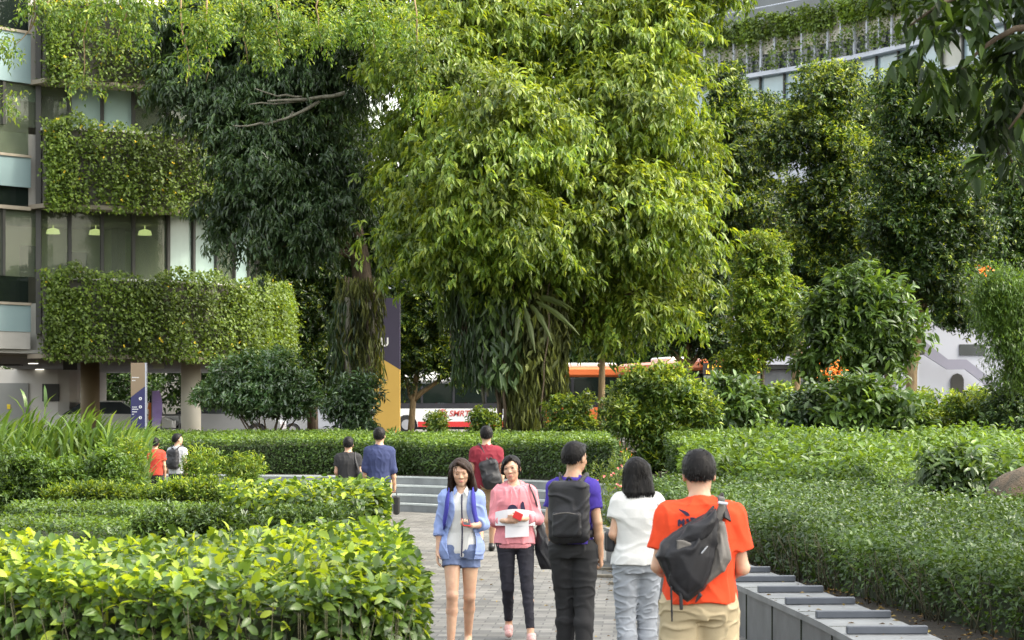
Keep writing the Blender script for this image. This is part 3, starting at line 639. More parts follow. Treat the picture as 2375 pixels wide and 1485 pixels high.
ap = [(-15, 930), (-15, 880), (-10, 870), (0, 866), (10, 870), (15, 880), (15, 930)]; MB().prism([(lx_(2220 + a), lz_(b)) for a, b in ap], -.05, .0).build('doorway', M['frame_dk'], sb)
for px in (2030, 2075, 2110): MB().box((lx_(px), -1.2, lz_(830) / 2), (.32, .3, lz_(830))).build('column', M['white_m'], sb)
MB().box((lx_(2060), -.6, lz_(815)), (2.6, 1.2, .35)).build('canopy', M['frame_dk'], sb)
d = 112; s = F / d; pv = thing('glass_pavilion', 'white and dark banded pavilion behind the thin tree trunk on the right', 'building', (X_(1850, d), d, 1.0))
def l2(py): return (964 - py) / s + .93
for a, b, mt, dy in ((690, 778, 'paleblue', 0), (779, 800, 'glass_bk', .2), (801, 808, 'white_m', -.2), (809, 826, 'glass_bk', .2), (827, 846, 'paleblue', -.1), (847, 856, 'glass_bk', .1), (857, 905, 'stone', .3)):
    MB().box((0, dy + 3, (l2(a) + l2(b)) / 2), (430 / s, 6, l2(a) - l2(b))).build({'glass_bk': 'window_band', 'paleblue': 'wall', 'white_m': 'ledge', 'stone': 'base'}[mt], M[mt], pv)

# ---------------------------------------------------------------- vehicles
M['bus_white'] = mat('bus_white', (.70, .70, .68), .3, .03, 1, bmp=0, coat=.4); M['bus_red'] = mat('bus_red', (.55, .04, .04), .3, .05, 1, bmp=0, coat=.4)
M['bus_orange'] = mat('bus_orange', (.72, .17, .05), .35, .05, 1, bmp=0, coat=.3); M['bus_dk'] = mat('bus_black', (.03, .03, .035), .3, .2, 1, bmp=0)
M['tyre'] = mat('rubber', (.02, .02, .02), .8, .2, 9); M['rim'] = mat('rim_grey', (.4, .4, .42), .4, .1, 4, metal=.6); M['led'] = mat('amber_led', (1, .5, .05), .5, 0, 1, bmp=0, emit=(1, .48, .02), estr=1.6)
M['shield'] = glass_mat('windscreen', (.6, .7, .65), .35, c=(.25, .3, .27)); M['red_l'] = mat('red_lettering', (.45, .06, .05), .4, 0, 1, bmp=0); M['dk_l'] = mat('dark_lettering', (.12, .08, .08), .4, 0, 1, bmp=0)
M['int'] = mat('bus_interior', (.12, .13, .13), .8, .5, 2.5, bmp=0)
def text_mesh(txt, size, name, mt, parent, loc, rot, ext=.004, shear=0.0):
    c = bpy.data.curves.new('t', 'FONT'); c.body = txt; c.size = size; c.extrude = ext; c.shear = shear; c.align_x = 'CENTER'; c.align_y = 'CENTER'; c.offset = size * .018
    t = bpy.data.objects.new('t', c); col.objects.link(t); dg = bpy.context.evaluated_depsgraph_get(); me = bpy.data.meshes.new_from_object(t.evaluated_get(dg)); me.materials.clear()
    bpy.data.objects.remove(t); bpy.data.curves.remove(c); o = link(name, me, M[mt], parent); o.location = loc; o.rotation_euler = rot; return o
def bus(name, label, loc, rz, top, lower, skirt, L=11.2, side_text=False, led=False):
    """length along X, front at +X, visible flank at -Y"""
    r = thing(name, label, 'bus', loc, rz, None); H, Wd = 3.05, 2.5; h = L / 2
    def arch(cx, r_, z0, z1):   # lower body polygon with wheel arches
        pass
    wx = (-h + 2.7, h - 2.4); pts = [(-h, .35)]
    for w in wx:
        pts += [(w - .55, .35)] + [(w + .55 * cos(a), .42 + .55 * sin(a)) for a in np.linspace(pi, 0, 11)] + [(w + .55, .35)]
    pts += [(h - .1, .35), (h, .6), (h, 1.28), (-h, 1.28)]
    MB().prism(pts, -Wd / 2, Wd / 2).build('body', M[lower], r)
    MB().box((0, 0, .36), (L - .1, Wd - .3, .3)).build('chassis', M['bus_dk'], r)
    m = MB()
    for x0, x1 in ((-h + .02, wx[0] - .57), (wx[0] + .57, wx[1] - .57), (wx[1] + .57, h - .12)): m.box(((x0 + x1) / 2, -Wd / 2 - .004, .49), (x1 - x0, .012, .27))
    m.build('stripe', M[skirt], r)
    MB().box((0, 0, 1.42), (L - .02, Wd - .04, .27)).build('waist_panel', M['bus_dk'], r)
    MB().box((0, 0, 2.78), (L, Wd, .42), bev=.1).build('roof', M[top], r)
    MB().box((-h * .25, 0, 3.08), (2.2, 1.5, .2), bev=.05).build('roof_unit', M['bus_white'], r)
    MB().box((0, .1, 2.05), (L - .6, .06, .96)).build('interior', M['int'], r)
    nw = 7; ww = (L - .5) / nw
    for i in range(nw):
        x = -h + .25 + ww * (i + .5); MB().box((x, -Wd / 2 + .03, 2.06), (ww - .12, .03, .98)).build('window', M['glass_dk'], r)
        MB().box((x - ww / 2, -Wd / 2 + .03, 2.06), (.11, .06, 1.0)).build('pillar', M['bus_dk'], r)
    for k in range(6): MB().box((-h + 1.2 + k * 1.5, -.6, 1.75), (.12, .5, .5)).build('passenger_seat', M['bus_red'], r)
    for w in wx:
        for sy in (-1, 1):
            ty = MB(); ty.tube([(w, sy * (Wd / 2 - .28), .47), (w, sy * (Wd / 2 - .02), .47)], .46, 24); t_ = ty.build('wheel', M['tyre'], r, False)
            rm = MB(); rm.tube([(w, sy * (Wd / 2 - .03), .47), (w, sy * (Wd / 2 + .005), .47)], .26, 16); rm.build('rim', M['rim'], t_)
    fr = MB().box((h + .01, 0, 1.75), (.05, Wd - .2, 1.25)).build('windscreen', M['shield'], r)
    MB().box((h + .012, 0, 2.62), (.06, Wd - .15, .42)).build('destination_display', M['bus_dk'], r)
    for sy in (-.85, .85): MB().box((h + .02, sy, .8), (.05, .34, .2)).build('headlight', M['white'], r)
    MB().box((h + .15, -Wd / 2 - .18, 2.1), (.1, .18, .45)).build('mirror', M['bus_dk'], r)
    if led:
        lm = MB(); rr = random.Random(4)
        for row, z0, x0, x1 in ((0, 2.66, -1.0, .15), (1, 2.50, -1.05, .3), (0, 2.66, .62, .95), (1, 2.50, .55, .98)):
            y = x0
            while y < x1:
                for c in range(rr.choice((1, 2, 2))):
                    lm.box((h + .05, y, z0 + rr.choice((0, .05, -.04))), (.01, .035, .13)); y += .07
                lm.box((h + .05, y, z0 + rr.choice((.05, 0, -.05))), (.01, .09, .035)); y += .11
        lm.build('led_text', M['led'], r)
    return r
b1 = bus('city_bus', 'white and red single deck city bus behind the yellow totem sign', (X_(1090, 124), 124, 1.0), 0, 'bus_white', 'bus_white', 'bus_red', L=11.8)
text_mesh('SMRT', .42, 'lettering', 'red_l', b1, ((1066 - 1090) * 124 / F, -1.262, 1.02), (R(90), 0, 0), shear=.2)
m = MB(); lp = [(.2 * cos(a), -1.256, .2 * sin(a)) for a in np.linspace(0, 2 * pi, 25)]; m.tube(lp, .028, 5); m.box((0, -1.26, 0), (.22, .01, .06)); m.box((0, -1.257, .0), (.07, .01, .3)); o = m.build('emblem', M['red_l'], b1); o.location = ((1028 - 1090) * 124 / F, 0, 1.03)
text_mesh('SMRT', .42, 'lettering', 'red_l', b1, (-4.2, -1.262, 1.02), (R(90), 0, 0), shear=.2).location.x = 4.4
bus('city_bus', 'orange topped city bus side on between the banyan trunk and thin trees', (X_(1435, 104), 104, 1.0), R(-4), 'bus_orange', 'bus_orange', 'bus_dk', L=9.5)
b3 = bus('city_bus', 'orange city bus showing its front with an amber lit route display', (X_(1680, 87) - .9, 92.6, 1.0), R(-76), 'bus_orange', 'bus_orange', 'bus_dk', L=10.6, led=True)
def car(name, label, paint, loc, rz):
    r = thing(name, label, 'car', loc, rz, 'cars parked along the road'); 
    body = [(-2.15, .35), (-2.2, .75), (-2.05, .92), (-1.1, 1.0), (1.0, .98), (1.9, .85), (2.2, .7), (2.22, .35)]
    pts = []
    for w in (1.35,): pass
    bot = [(2.22, .35), (1.75, .3)] + [(1.35 + .36 * cos(a), .32 + .36 * sin(a)) for a in np.linspace(0, pi, 8)] + [(-.95, .3)] + [(-1.35 + .36 * cos(a), .32 + .36 * sin(a)) for a in np.linspace(0, pi, 8)] + [(-2.0, .3)]
    MB().prism(body[:-1] + bot, -.86, .86).build('body', paint, r)
    cab = MB(); lo = [(-1.75, .95), (1.1, .96)]; hi = [(-1.05, 1.42), (.35, 1.43)]
    for (x, z), w in ((lo[0], .80), (lo[1], .80), (hi[1], .62), (hi[0], .62)): cab.v += [(x, -w, z), (x, w, z)]
    cab.f += [(0, 2, 4, 6), (1, 7, 5, 3), (0, 1, 3, 2), (2, 3, 5, 4), (4, 5, 7, 6), (6, 7, 1, 0)]; cab.mi += [0] * 6; cab.build('windows', M['glass_bk'], r)
    MB().box((-.36, 0, 1.44), (1.5, 1.26, .05), bev=.02).build('roof', paint, r)
    for x in (-1.35, 1.35):
        for y in (-.78, .78):
            t = MB().tube([(x, y - .1, .32), (x, y + .1, .32)], .31, 20).build('wheel', M['tyre'], r); MB().tube([(x, y - .105 if y < 0 else y + .09, .32), (x, y - .09 if y < 0 else y + .105, .32)], .19, 12).build('rim', M['rim'], t)
    for y in (-.6, .6): MB().box((2.16, y, .68), (.1, .32, .13)).build('headlight', M['white'], r); MB().box((-2.14, y, .75), (.1, .3, .13)).build('tail_light', M['bus_red'], r)
    return r
M['silver'] = mat('silver_paint', (.45, .47, .5), .25, .03, 1, bmp=0, metal=.5, coat=.5)
car('parked_car', 'white car parked behind the building columns on the left', M['bus_white'], (X_(262, 88), 88, 1.0), R(3))
car('parked_car', 'silver car behind the glossy round shrub near the pale column', M['silver'], (X_(520, 90), 90, 1.0), R(-2))
car('parked_car', 'silver car nearest the middle behind the glossy round shrub', M['silver'], (X_(600, 97), 97, 1.0), R(184))

# ---------------------------------------------------------------- signs, railing
M['navy'] = mat('navy_panel', (.035, .035, .12), .5, .08, 1, bmp=0); M['navy2'] = mat('dark_navy_panel', (.05, .045, .075), .5, .08, 1, bmp=0); M['ochre'] = mat('ochre_panel', (.55, .36, .09), .5, .06, 1, bmp=0); M['brown_p'] = mat('brown_panel', (.27, .2, .13), .5, .06, 1, bmp=0)
d = 68; s = F / d; z0 = gz(-3, d); ts = thing('totem_sign', 'tall sign totem, dark navy above and ochre yellow below, beside left banyan', 'sign', (X_(897, d), d, z0))
w = 62 / s; hT = Z_(692, d) - z0; zl, zr = Z_(820, d) - z0, Z_(858, d) - z0
MB().prism([(-w / 2, 0), (w / 2, 0), (w / 2, zr), (-w / 2, zl)], -.15, .15).build('lower_panel', M['ochre'], ts)
MB().prism([(-w / 2, zl + .003), (w / 2, zr + .003), (w / 2, hT), (-w / 2, hT)], -.15, .15).build('upper_panel', M['navy2'], ts)
text_mesh('U', .34, 'lettering', 'white', ts, (-.05, -.156, Z_(795, d) - z0), (R(90), 0, 0))
MB().prism([(w / 2 - .55, .02), (w / 2, .02), (w / 2, .42)], -.158, -.153).build('corner_patch', M['concrete'], ts)
d = 62; s = F / d; z0 = gz(-9, d); ps = thing('sign_pylon', 'slim sign pylon, brown above and navy below, with white dots and text', 'sign', (X_(321, d), d, z0), R(0)); w = 33 / s; hT = Z_(842, d) - z0; zl, zr = Z_(922, d) - z0, Z_(896, d) - z0
MB().prism([(-w / 2, 0), (w / 2, 0), (w / 2, zr), (-w / 2, zl)], -.08, .08).build('lower_panel', M['navy'], ps)
MB().prism([(-w / 2, zl + .003), (w / 2, zr + .003), (w / 2, hT), (-w / 2, hT)], -.08, .08).build('upper_panel', M['brown_p'], ps)
MB().box((w / 2 + .016, 0, hT / 2), (.03, .17, hT)).build('edge_trim', M['white_m'], ps)
for py in (925, 944, 969):
    dm = MB(); dm.tube([(.065, -.092, Z_(py, d) - z0), (.065, -.083, Z_(py, d) - z0)], .04, 16); dt = dm.build('sign_dot', M['white'], ps); MB().box((.065, -.094, Z_(py, d) - z0), (.02, .003, .04)).build('sign_arrow', M['navy'], dt)
tl = MB()
for py, wd in ((944.5, .11), (949.5, .15), (955.5, .11), (961, .05), (876, .18), (883, .08)):
    x = -.15; xe = -.15 + wd
    while x < xe: tl.box((x + .008, -.083, Z_(py, d) - z0), (.012, .004, .026)); x += .018
tl.build('small_print', M['white'], ps)['kind'] = 'stuff'
rp = thing('railing', 'grey metal railing beside the road between sign pylon and pale column', 'railing', (X_(395, 80), 80, 1.0)); MB().tube([(-.9, 0, .95), (.9, 0, .95)], .03, 8).build('top_rail', M['stone'], rp)
for zz in (.5, .2): MB().tube([(-.9, 0, zz), (.9, 0, zz)], .02, 6).build('rail', M['stone'], rp)
for x in (-.9, -.3, .3, .9): MB().tube([(x, 0, 0), (x, 0, .95)], .025, 8).build('post', M['stone'], rp)
M['lilac'] = mat('lilac_cloth', (.45, .33, .75), .7, .1, 2)
fl = thing('banner_flag', 'lilac and navy banner leaning beside the sign pylon', 'banner', (X_(352, 72), 72, gz(-10, 72)))
MB().tube([(0, 0, 0), (0, 0, 1.75)], .015, 6).build('pole', M['stone'], fl); fc = MB(); 
for i in range(8):
    a = i / 8; b = (i + 1) / 8; f0 = .22 + .1 * sin(a * 3); f1 = .22 + .1 * sin(b * 3); fc.add([(0, 0, .6 + a * 1.1), (f0, .03 * sin(a * 9), .62 + a * 1.1), (f1, .03 * sin(b * 9), .62 + b * 1.1), (0, 0, .6 + b * 1.1), (0, .008, .6 + a * 1.1), (f0, .008 + .03 * sin(a * 9), .62 + a * 1.1), (f1, .008 + .03 * sin(b * 9), .62 + b * 1.1), (0, .008, .6 + b * 1.1)], [(0, 1, 2, 3), (7, 6, 5, 4), (1, 5, 6, 2)])
fc.build('cloth', M['lilac'], fl)
# ---------------------------------------------------------------- hedges and planting
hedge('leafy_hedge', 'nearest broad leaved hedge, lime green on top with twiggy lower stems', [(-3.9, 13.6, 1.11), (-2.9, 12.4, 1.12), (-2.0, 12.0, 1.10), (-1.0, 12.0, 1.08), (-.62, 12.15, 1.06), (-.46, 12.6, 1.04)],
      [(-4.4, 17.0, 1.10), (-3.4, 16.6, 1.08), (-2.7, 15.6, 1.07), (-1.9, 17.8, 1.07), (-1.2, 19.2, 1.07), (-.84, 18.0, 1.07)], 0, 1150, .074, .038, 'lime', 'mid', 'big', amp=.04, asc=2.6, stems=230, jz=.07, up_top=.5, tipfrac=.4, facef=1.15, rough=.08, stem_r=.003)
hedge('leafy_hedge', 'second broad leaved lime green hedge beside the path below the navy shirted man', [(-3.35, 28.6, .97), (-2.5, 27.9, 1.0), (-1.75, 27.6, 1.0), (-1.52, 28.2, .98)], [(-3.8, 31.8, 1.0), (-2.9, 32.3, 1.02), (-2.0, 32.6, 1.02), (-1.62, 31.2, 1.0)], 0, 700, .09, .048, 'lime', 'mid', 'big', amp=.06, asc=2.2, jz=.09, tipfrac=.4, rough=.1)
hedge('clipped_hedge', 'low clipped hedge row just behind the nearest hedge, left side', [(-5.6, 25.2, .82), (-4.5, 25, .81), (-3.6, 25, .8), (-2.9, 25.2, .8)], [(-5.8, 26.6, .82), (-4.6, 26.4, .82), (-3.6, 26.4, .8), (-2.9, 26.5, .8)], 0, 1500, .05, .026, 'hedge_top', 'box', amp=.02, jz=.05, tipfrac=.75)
hedge('clipped_hedge', 'farther low clipped hedge row parallel behind the first, left side', [(-6.2, 29.6, .82), (-5, 29.4, .82), (-4.2, 29.4, .8), (-3.3, 29.6, .8)], [(-6.4, 31.2, .82), (-5, 31, .82), (-4.2, 31, .8), (-3.4, 31, .8)], 0, 1300, .052, .027, 'hedge_top', 'box', amp=.02, jz=.05, tipfrac=.75)
xs_ = [-13, -10, -7.7, -6, -4.3, -3, -2.06, -.8, .51, 1.3, 1.9]
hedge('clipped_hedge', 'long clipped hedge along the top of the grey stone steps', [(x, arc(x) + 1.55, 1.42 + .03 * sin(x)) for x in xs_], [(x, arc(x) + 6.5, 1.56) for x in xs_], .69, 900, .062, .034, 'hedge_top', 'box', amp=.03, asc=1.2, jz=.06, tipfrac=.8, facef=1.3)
# right hand planting: raised bed, clipped mass, broad leaved band, back hedge
bx = [(6, 3.0), (12, 2.9), (16, 2.85), (18.8, 2.73), (21.4, 2.57), (24.5, 2.36), (28, 2.10), (32, 1.85), (38, 1.75), (41, 2.2)]
vs = []; fs = []
for y, x in bx: vs += [(x - .02, y, .2), (x - .02, y, .35), (x + 1.5, y, .36), (20, y + 1, .5)]
for i in range(len(bx) - 1):
    for k in range(3): fs.append((i * 4 + k, i * 4 + k + 1, i * 4 + 5 + k, i * 4 + 4 + k))
MB().add(vs, fs).build('planting_bed', M['soil'])['kind'] = 'structure'
hr = [(38, 2.2), (35, 2.15), (32, 2.12), (28, 2.32), (25, 2.52), (23.2, 2.66), (20.5, 2.92), (18.3, 3.2), (16, 3.55), (14.5, 3.75)]
hedge('clipped_hedge', 'large dark green clipped hedge behind the stone bench on the right', [(x, y, .89 + .03 * sin(y * 1.7)) for y, x in hr], [(y * .2121 + 1.2, y + 1.2, .95) for y, x in hr], .35, 900, .046, .025, 'grey', 'box', amp=.09, asc=1.4, jz=.10, tipfrac=.5, rough=.14, stems=230, facef=1.5, fscale=1.35, stem_r=.006, kind=None)
hedge('shrub_bed', 'band of broad leaved glossy shrubs behind the large clipped hedge on the right', [(2.9, 41, 1.05), (4.2, 37.5, 1.15), (5.5, 36, 1.2), (7.2, 35, 1.2), (8.6, 33.5, 1.15)], [(3.6, 50, 1.45), (5.5, 50, 1.5), (7.5, 50, 1.5), (9.5, 50, 1.5), (12, 50, 1.5)], .45, 340, .12, .05, 'hedge_top', 'mid', 'big', amp=.2, asc=1.6, jz=.16, tipfrac=.55, rough=.25, cat='shrubs')
hedge('clipped_hedge', 'short clipped hedge behind the small middle tree, sunny flat top', [(3.1, 46.5, 1.42), (4.4, 46.6, 1.45), (5.6, 46.8, 1.48), (6.3, 47.2, 1.5)], [(3.1, 49, 1.6), (4.4, 49.2, 1.65), (5.8, 49.2, 1.68), (6.5, 49.5, 1.68)], .69, 900, .06, .034, 'hedge_top', 'box', amp=.03, jz=.06, tipfrac=.8)
hedge('clipped_hedge', 'small sunny mound of clipped hedge rising from the large right hedge', [(5.05, 33.2, 1.12), (5.9, 33, 1.15), (6.5, 33.3, 1.12)], [(5.2, 35.5, 1.2), (5.9, 35.6, 1.22), (6.6, 35.4, 1.2)], .5, 800, .06, .03, 'hedge_top', 'box', amp=.05, jz=.07, tipfrac=.7)
# boulder
def sphere_pts(n, m):
    vs = []; fs = []
    for i in range(n + 1):
        for j in range(m): a = pi * i / n; b = 2 * pi * j / m; vs.append((sin(a) * cos(b), sin(a) * sin(b), cos(a)))
    for i in range(n):
        for j in range(m): fs.append((i * m + j, (i + 1) * m + j, (i + 1) * m + (j + 1) % m, i * m + (j + 1) % m))
    return np.array(vs), fs
v, f = sphere_pts(28, 40); r = 1 + .06 * np.sin(v @ np.array((2.1, 1.3, 3.0))) + .05 * np.sin(v @ np.array((-3.3, 4.1, 2.2)) + 1) + .03 * np.sin(v @ np.array((9, 7, -8.0))) + rng.normal(size=len(v)) * .008
v = v * r[:, None] * np.array((.72, .6, .66)); M['rock'] = mat('boulder', (.17, .12, .08), .9, .3, 4, bmp=.9, bdist=.04, c2=(.05, .05, .04))
o = MB().add(v, f).build('boulder', M['rock'], smooth=True); o.location = (X_(2400, 29.5), 29.5, .62); tag(o, 'brown weathered boulder among shrubs at the right edge', 'rock')

def B(*a, d, sc=1.0): return blobs_px(a, d, sc)
def base_at(px, d): return np.array((X_(px, d), d, gz(X_(px, d), d)))
shrub('leafy_shrub', 'dark broad leaved shrub beside the boulder', B((2260, 1120, 75, 50), (2200, 1090, 60, 40), d=30.5), (X_(2255, 30.5), 30.5, .4), 260, 12, .22, .15, .055, 'mid', .4, 'big', tips='grey', tipfrac=.4)
# pink flowering shrub near the steps
sh = shrub('flowering_shrub', 'feathery pale green shrub with small pink flowers by the bench end', B((1425, 1120, 50, 55), (1400, 1180, 40, 60), (1460, 1130, 40, 50), (1440, 1210, 40, 50), d=36.5), (X_(1430, 36.5), 36.5, 0.1), 900, 12, .14, .06, .012, 'reed', -.2, 'flat', tips='tip', tipfrac=.3)
n = 13; P = np.stack([X_(rng.uniform(1385, 1480, n), 36), 36 + rng.normal(size=n) * .2, Z_(rng.uniform(1065, 1130, n), 36)], 1); b0 = np.array(sh.location); link('flower', leaf_mesh('flower', np.repeat(P, 4, 0) - b0, rdir(n * 4), rdir(n * 4), .03, .03, 'flat'), M['pink_fl'], sh)['kind'] = 'stuff'
# left side planting, from near to far
shrub('leafy_shrub', 'dark small leaved shrub filling behind the nearest hedge', B((300, 1262, 60, 18), (400, 1235, 70, 35), (520, 1215, 70, 25), (650, 1215, 80, 22), (760, 1215, 60, 18), d=21.5), (X_(430, 22), 22, 0), 1500, 12, .12, .055, .02, 'mid', -.1, 'kite', tips='grey', tipfrac=.4, stems=26)
shrub('leafy_shrub', 'yellow green loose shrub row in front of the grey wall', B((160, 1155, 70, 16), (280, 1148, 80, 16), (400, 1145, 80, 16), (500, 1142, 60, 18), d=33.5), (X_(330, 33.5), 33.5, 0), 1700, 12, .13, .06, .02, 'fine', -.2, 'kite', tips='lime', tipfrac=.25, stems=30)
shrub('leafy_shrub', 'broad dark shrub mass at the left edge below the reeds', B((30, 1130, 60, 45), (110, 1115, 60, 40), (200, 1110, 60, 35), (270, 1118, 40, 32), (60, 1190, 60, 25), (5, 1220, 40, 40), (40, 1085, 40, 25), (250, 1075, 40, 25), d=35.5), (X_(140, 35.5), 35.5, 0), 2600, 12, .17, .075, .03, 'mid', .1, 'kite', tips='fine', tipfrac=.45, stems=40)
for px, py, rx, ry, lab in ((470, 1080, 34, 30, 'feathery young shrub in front of the steps, left of centre'), (570, 1088, 40, 18, 'second feathery young shrub in front of the steps'), (300, 1065, 22, 32, 'feathery shrub beside the walking man with a black backpack')):
    shrub('leafy_shrub', lab, B((px, py, rx, ry), (px - 15, py + 30, rx * .7, ry * .7), d=39), (X_(px, 39), 39, 0), 260, 10, .16, .07, .022, 'fine', -.2, 'kite', tips='tip', tipfrac=.3, stems=10)
# reeds / ginger
def reeds(name, label, pts, Lr, Wr, per, d0, group=None):
    P = []; D = []; N = []; L = []
    base = np.array((np.mean([p[0] for p in pts]), np.mean([p[1] for p in pts]), pts[0][2])); r = thing(name, label, 'plant', tuple(base), 0, group); st = MB()
    for p in pts:
        h = p[3]; lean = rng.normal(size=2) * .10; p0 = np.array(p[:3]); top = p0 + np.array((lean[0] * h, lean[1] * h, h)); st.tube([p0 - base, top - base], [.012, .004], 5)
        for k in range(per):
            t = .25 + .75 * k / per; a = k * 2.4 + rng.random(); q = p0 * (1 - t) + top * t; dr = np.array((cos(a), sin(a) * .8, 1.1 + rng.random() * .8)); P.append(q); D.append(dr); N.append(np.array((-cos(a), -sin(a), .8))); L.append(Lr * (.7 + .5 * rng.random()))
    L = np.array(L); link('foliage', leaf_mesh('foliage', np.array(P) - base, np.array(D), np.array(N), L, Wr, 'strap'), M['reed'], r); st.build('stem', M['reed'], r)['kind'] = 'stuff'; return r
def rp_(x0, x1, d, n, ytop0, ytop1):
    out = []
    for _ in range(n):
        px = rng.uniform(x0, x1); dd = d + rng.normal() * .7; yt = rng.uniform(ytop0, ytop1); x = X_(px, dd); out.append((x, dd, 0.0, Z_(yt, dd) + .02))
    return out
for k, (a, b, y0, y1, lab) in enumerate(((-30, 80, 990, 1040, 'leftmost clump of tall sword leaved reeds'), (60, 160, 1000, 1050, 'second clump of sword leaved reeds under the door'), (140, 250, 985, 1035, 'middle clump of sword leaved reeds under the wall vent'), (230, 335, 1010, 1050, 'rightmost clump of sword leaved reeds below the sign pylon'))):
    reeds('reed_clump', lab, rp_(a, b, 41, 46, y0, y1), .52, .05, 11, 41, 'tall reeds at the left')
reeds('reed_clump', 'single tall reed shoot in front of the grey door', [(X_(52, 41), 41, 0, Z_(925, 41))] * 2, .5, .06, 12, 41)
hedge('clipped_hedge', 'rough hedge under the reeds at the far left', [(-9.5, 42.5, .8), (-7.5, 42.5, .8), (-6.6, 42.5, .7)], [(-9.5, 44, .85), (-7.5, 44, .85), (-6.6, 44, .8)], 0, 500, .09, .035, 'reed', 'mid', amp=.1, jz=.15, rough=.3, up_top=1.4)

# ---------------------------------------------------------------- trees
T = lambda px, py, d: W_(px, py, d)
# centre banyan, sunlit
b1_ = base_at(1215, 58)
center_blobs = B((1010, 110, 190, 150, 0), (1230, 40, 230, 160, 1), (1450, 110, 160, 170, 0), (965, 330, 85, 150, 1), (1150, 330, 175, 165, -3), (1390, 300, 180, 180, -1), (1520, 330, 95, 150, 0), (985, 520, 100, 100, -1), (1150, 520, 165, 115, -3.5), (1400, 520, 185, 140, -2), (1540, 490, 90, 110, -1), (1470, 680, 120, 75, -1), (1090, 605, 80, 45, -2), (1580, 640, 50, 70, 0), (1330, 630, 60, 50, 0), (1180, 640, 35, 45, -2.5), (1265, 650, 40, 35, -1), (990, 605, 45, 50, -1), (1350, 700, 35, 45, -1), (1600, 705, 32, 42, 0), (1420, 755, 50, 30, 0), (1640, -60, 140, 110, 0), (1000, -120, 300, 120, 2), (1350, -120, 300, 120, 2), d=59)
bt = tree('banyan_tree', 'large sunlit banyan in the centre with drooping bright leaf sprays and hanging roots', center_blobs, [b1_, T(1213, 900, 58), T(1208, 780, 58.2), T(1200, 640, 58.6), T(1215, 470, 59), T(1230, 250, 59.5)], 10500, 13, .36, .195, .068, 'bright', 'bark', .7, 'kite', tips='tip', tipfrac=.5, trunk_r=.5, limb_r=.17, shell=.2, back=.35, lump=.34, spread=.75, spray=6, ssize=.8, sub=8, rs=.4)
# roots, ferns
def drape(root, name, px0, px1, y0, y1, d, n, L, Wd, leaf, sd=.35, dr=2.2):
    b = np.array(root.location); px = rng.normal((px0 + px1) / 2, (px1 - px0) / 3.4, n); px = np.clip(px, px0 - 10, px1 + 10); py = rng.uniform(y0, y1, n); dd = d + rng.normal(size=n) * sd
    P = np.stack([(px - CX) * dd / F, dd, EYE - (py - HY) * dd / F], 1); D = rng.normal(size=(n, 3)) * .45 - UP * dr; N = np.tile(np.array((0, -1.0, .3)), (n, 1)) + rng.normal(size=(n, 3)) * .6
    link(name, leaf_mesh(name, P - b, D, N, L * (.5 + rng.random(n)), Wd, 'kite'), M[leaf], root)['kind'] = 'stuff'
def roots(root, px0, px1, y0, y1, d, n, r=.02, m='bark', conv=None, sd=.35):
    b = np.array(root.location); mb = MB()
    for _ in range(n):
        px = rng.uniform(px0, px1); dd = d + rng.normal() * sd; a = W_(px, y0 + rng.random() * 60, dd); px2 = px + rng.normal() * 8 if conv is None else conv + (px - conv) * (.5 + rng.random() * .5); e = W_(px2, y1 - rng.random() ** 2 * 90, dd)
        mb.tube([p - b for p in bez(a, e, 0, 7, .035)], r * (.5 + rng.random()), 5)
    mb.build('aerial_root', M[m], root, True)['kind'] = 'stuff'
M['moss'] = leaf_mat('hanging_moss', (.05, .065, .018), (.12, .145, .035), (.24, .27, .08), .3, .6)
M['frond'] = leaf_mat('staghorn_frond', (.07, .10, .03), (.09, .125, .035), (.11, .15, .04), .35, .5)
roots(bt, 1140, 1290, 640, 1000, 57.6, 70, .026, 'bark', 1215); roots(bt, 1050, 1160, 640, 860, 58, 70, .014, 'bark'); roots(bt, 1120, 1165, 700, 940, 57.4, 14, .03, 'bark_grey')
drape(bt, 'hanging_fern', 1175, 1305, 660, 900, 57.3, 3200, .36, .035, 'moss'); drape(bt, 'hanging_fern', 1185, 1255, 880, 985, 57.2, 700, .34, .035, 'moss'); drape(bt, 'hanging_fern', 1060, 1180, 640, 880, 57.5, 2200, .34, .04, 'teal'); drape(bt, 'hanging_fern', 1030, 1150, 620, 740, 57.8, 1000, .35, .04, 'fern'); drape(bt, 'climbing_leaves', 1120, 1200, 660, 880, 57.0, 700, .32, .10, 'grey', dr=1.2); drape(bt, 'climbing_leaves', 1210, 1290, 660, 860, 57.0, 300, .35, .10, 'moss', dr=1.0)
for px, py, ang, ln in ((1240, 690, .02, .95), (1243, 700, -.5, 1.15), (1232, 708, -.95, .85), (1216, 712, -1.3, .95), (1250, 694, .12, .7), (1206, 716, -1.75, .6)):
    c = W_(px, py, 56.2) - np.array(bt.location); L = ln; pts = []; vs = []; fs = []
    for i in range(8):
        t = i / 7; p = c + np.array((cos(ang) * L * t, -.25 * t, sin(ang) * L * t * .8 - .35 * t * t)); w = .052 * sin(pi * min(1, t * .9 + .12)) * (1 + .25 * sin(t * 17 + px)) + .01; tn = np.array((-sin(ang), 0, cos(ang))); vs += [p + tn * w, p + (0, -.02, 0), p - tn * w]
    for i in range(7): fs += [(i * 3, i * 3 + 1, i * 3 + 4, i * 3 + 3), (i * 3 + 1, i * 3 + 2, i * 3 + 5, i * 3 + 4)]
    MB().add(vs, fs).build('fern_frond', M['frond'], bt)
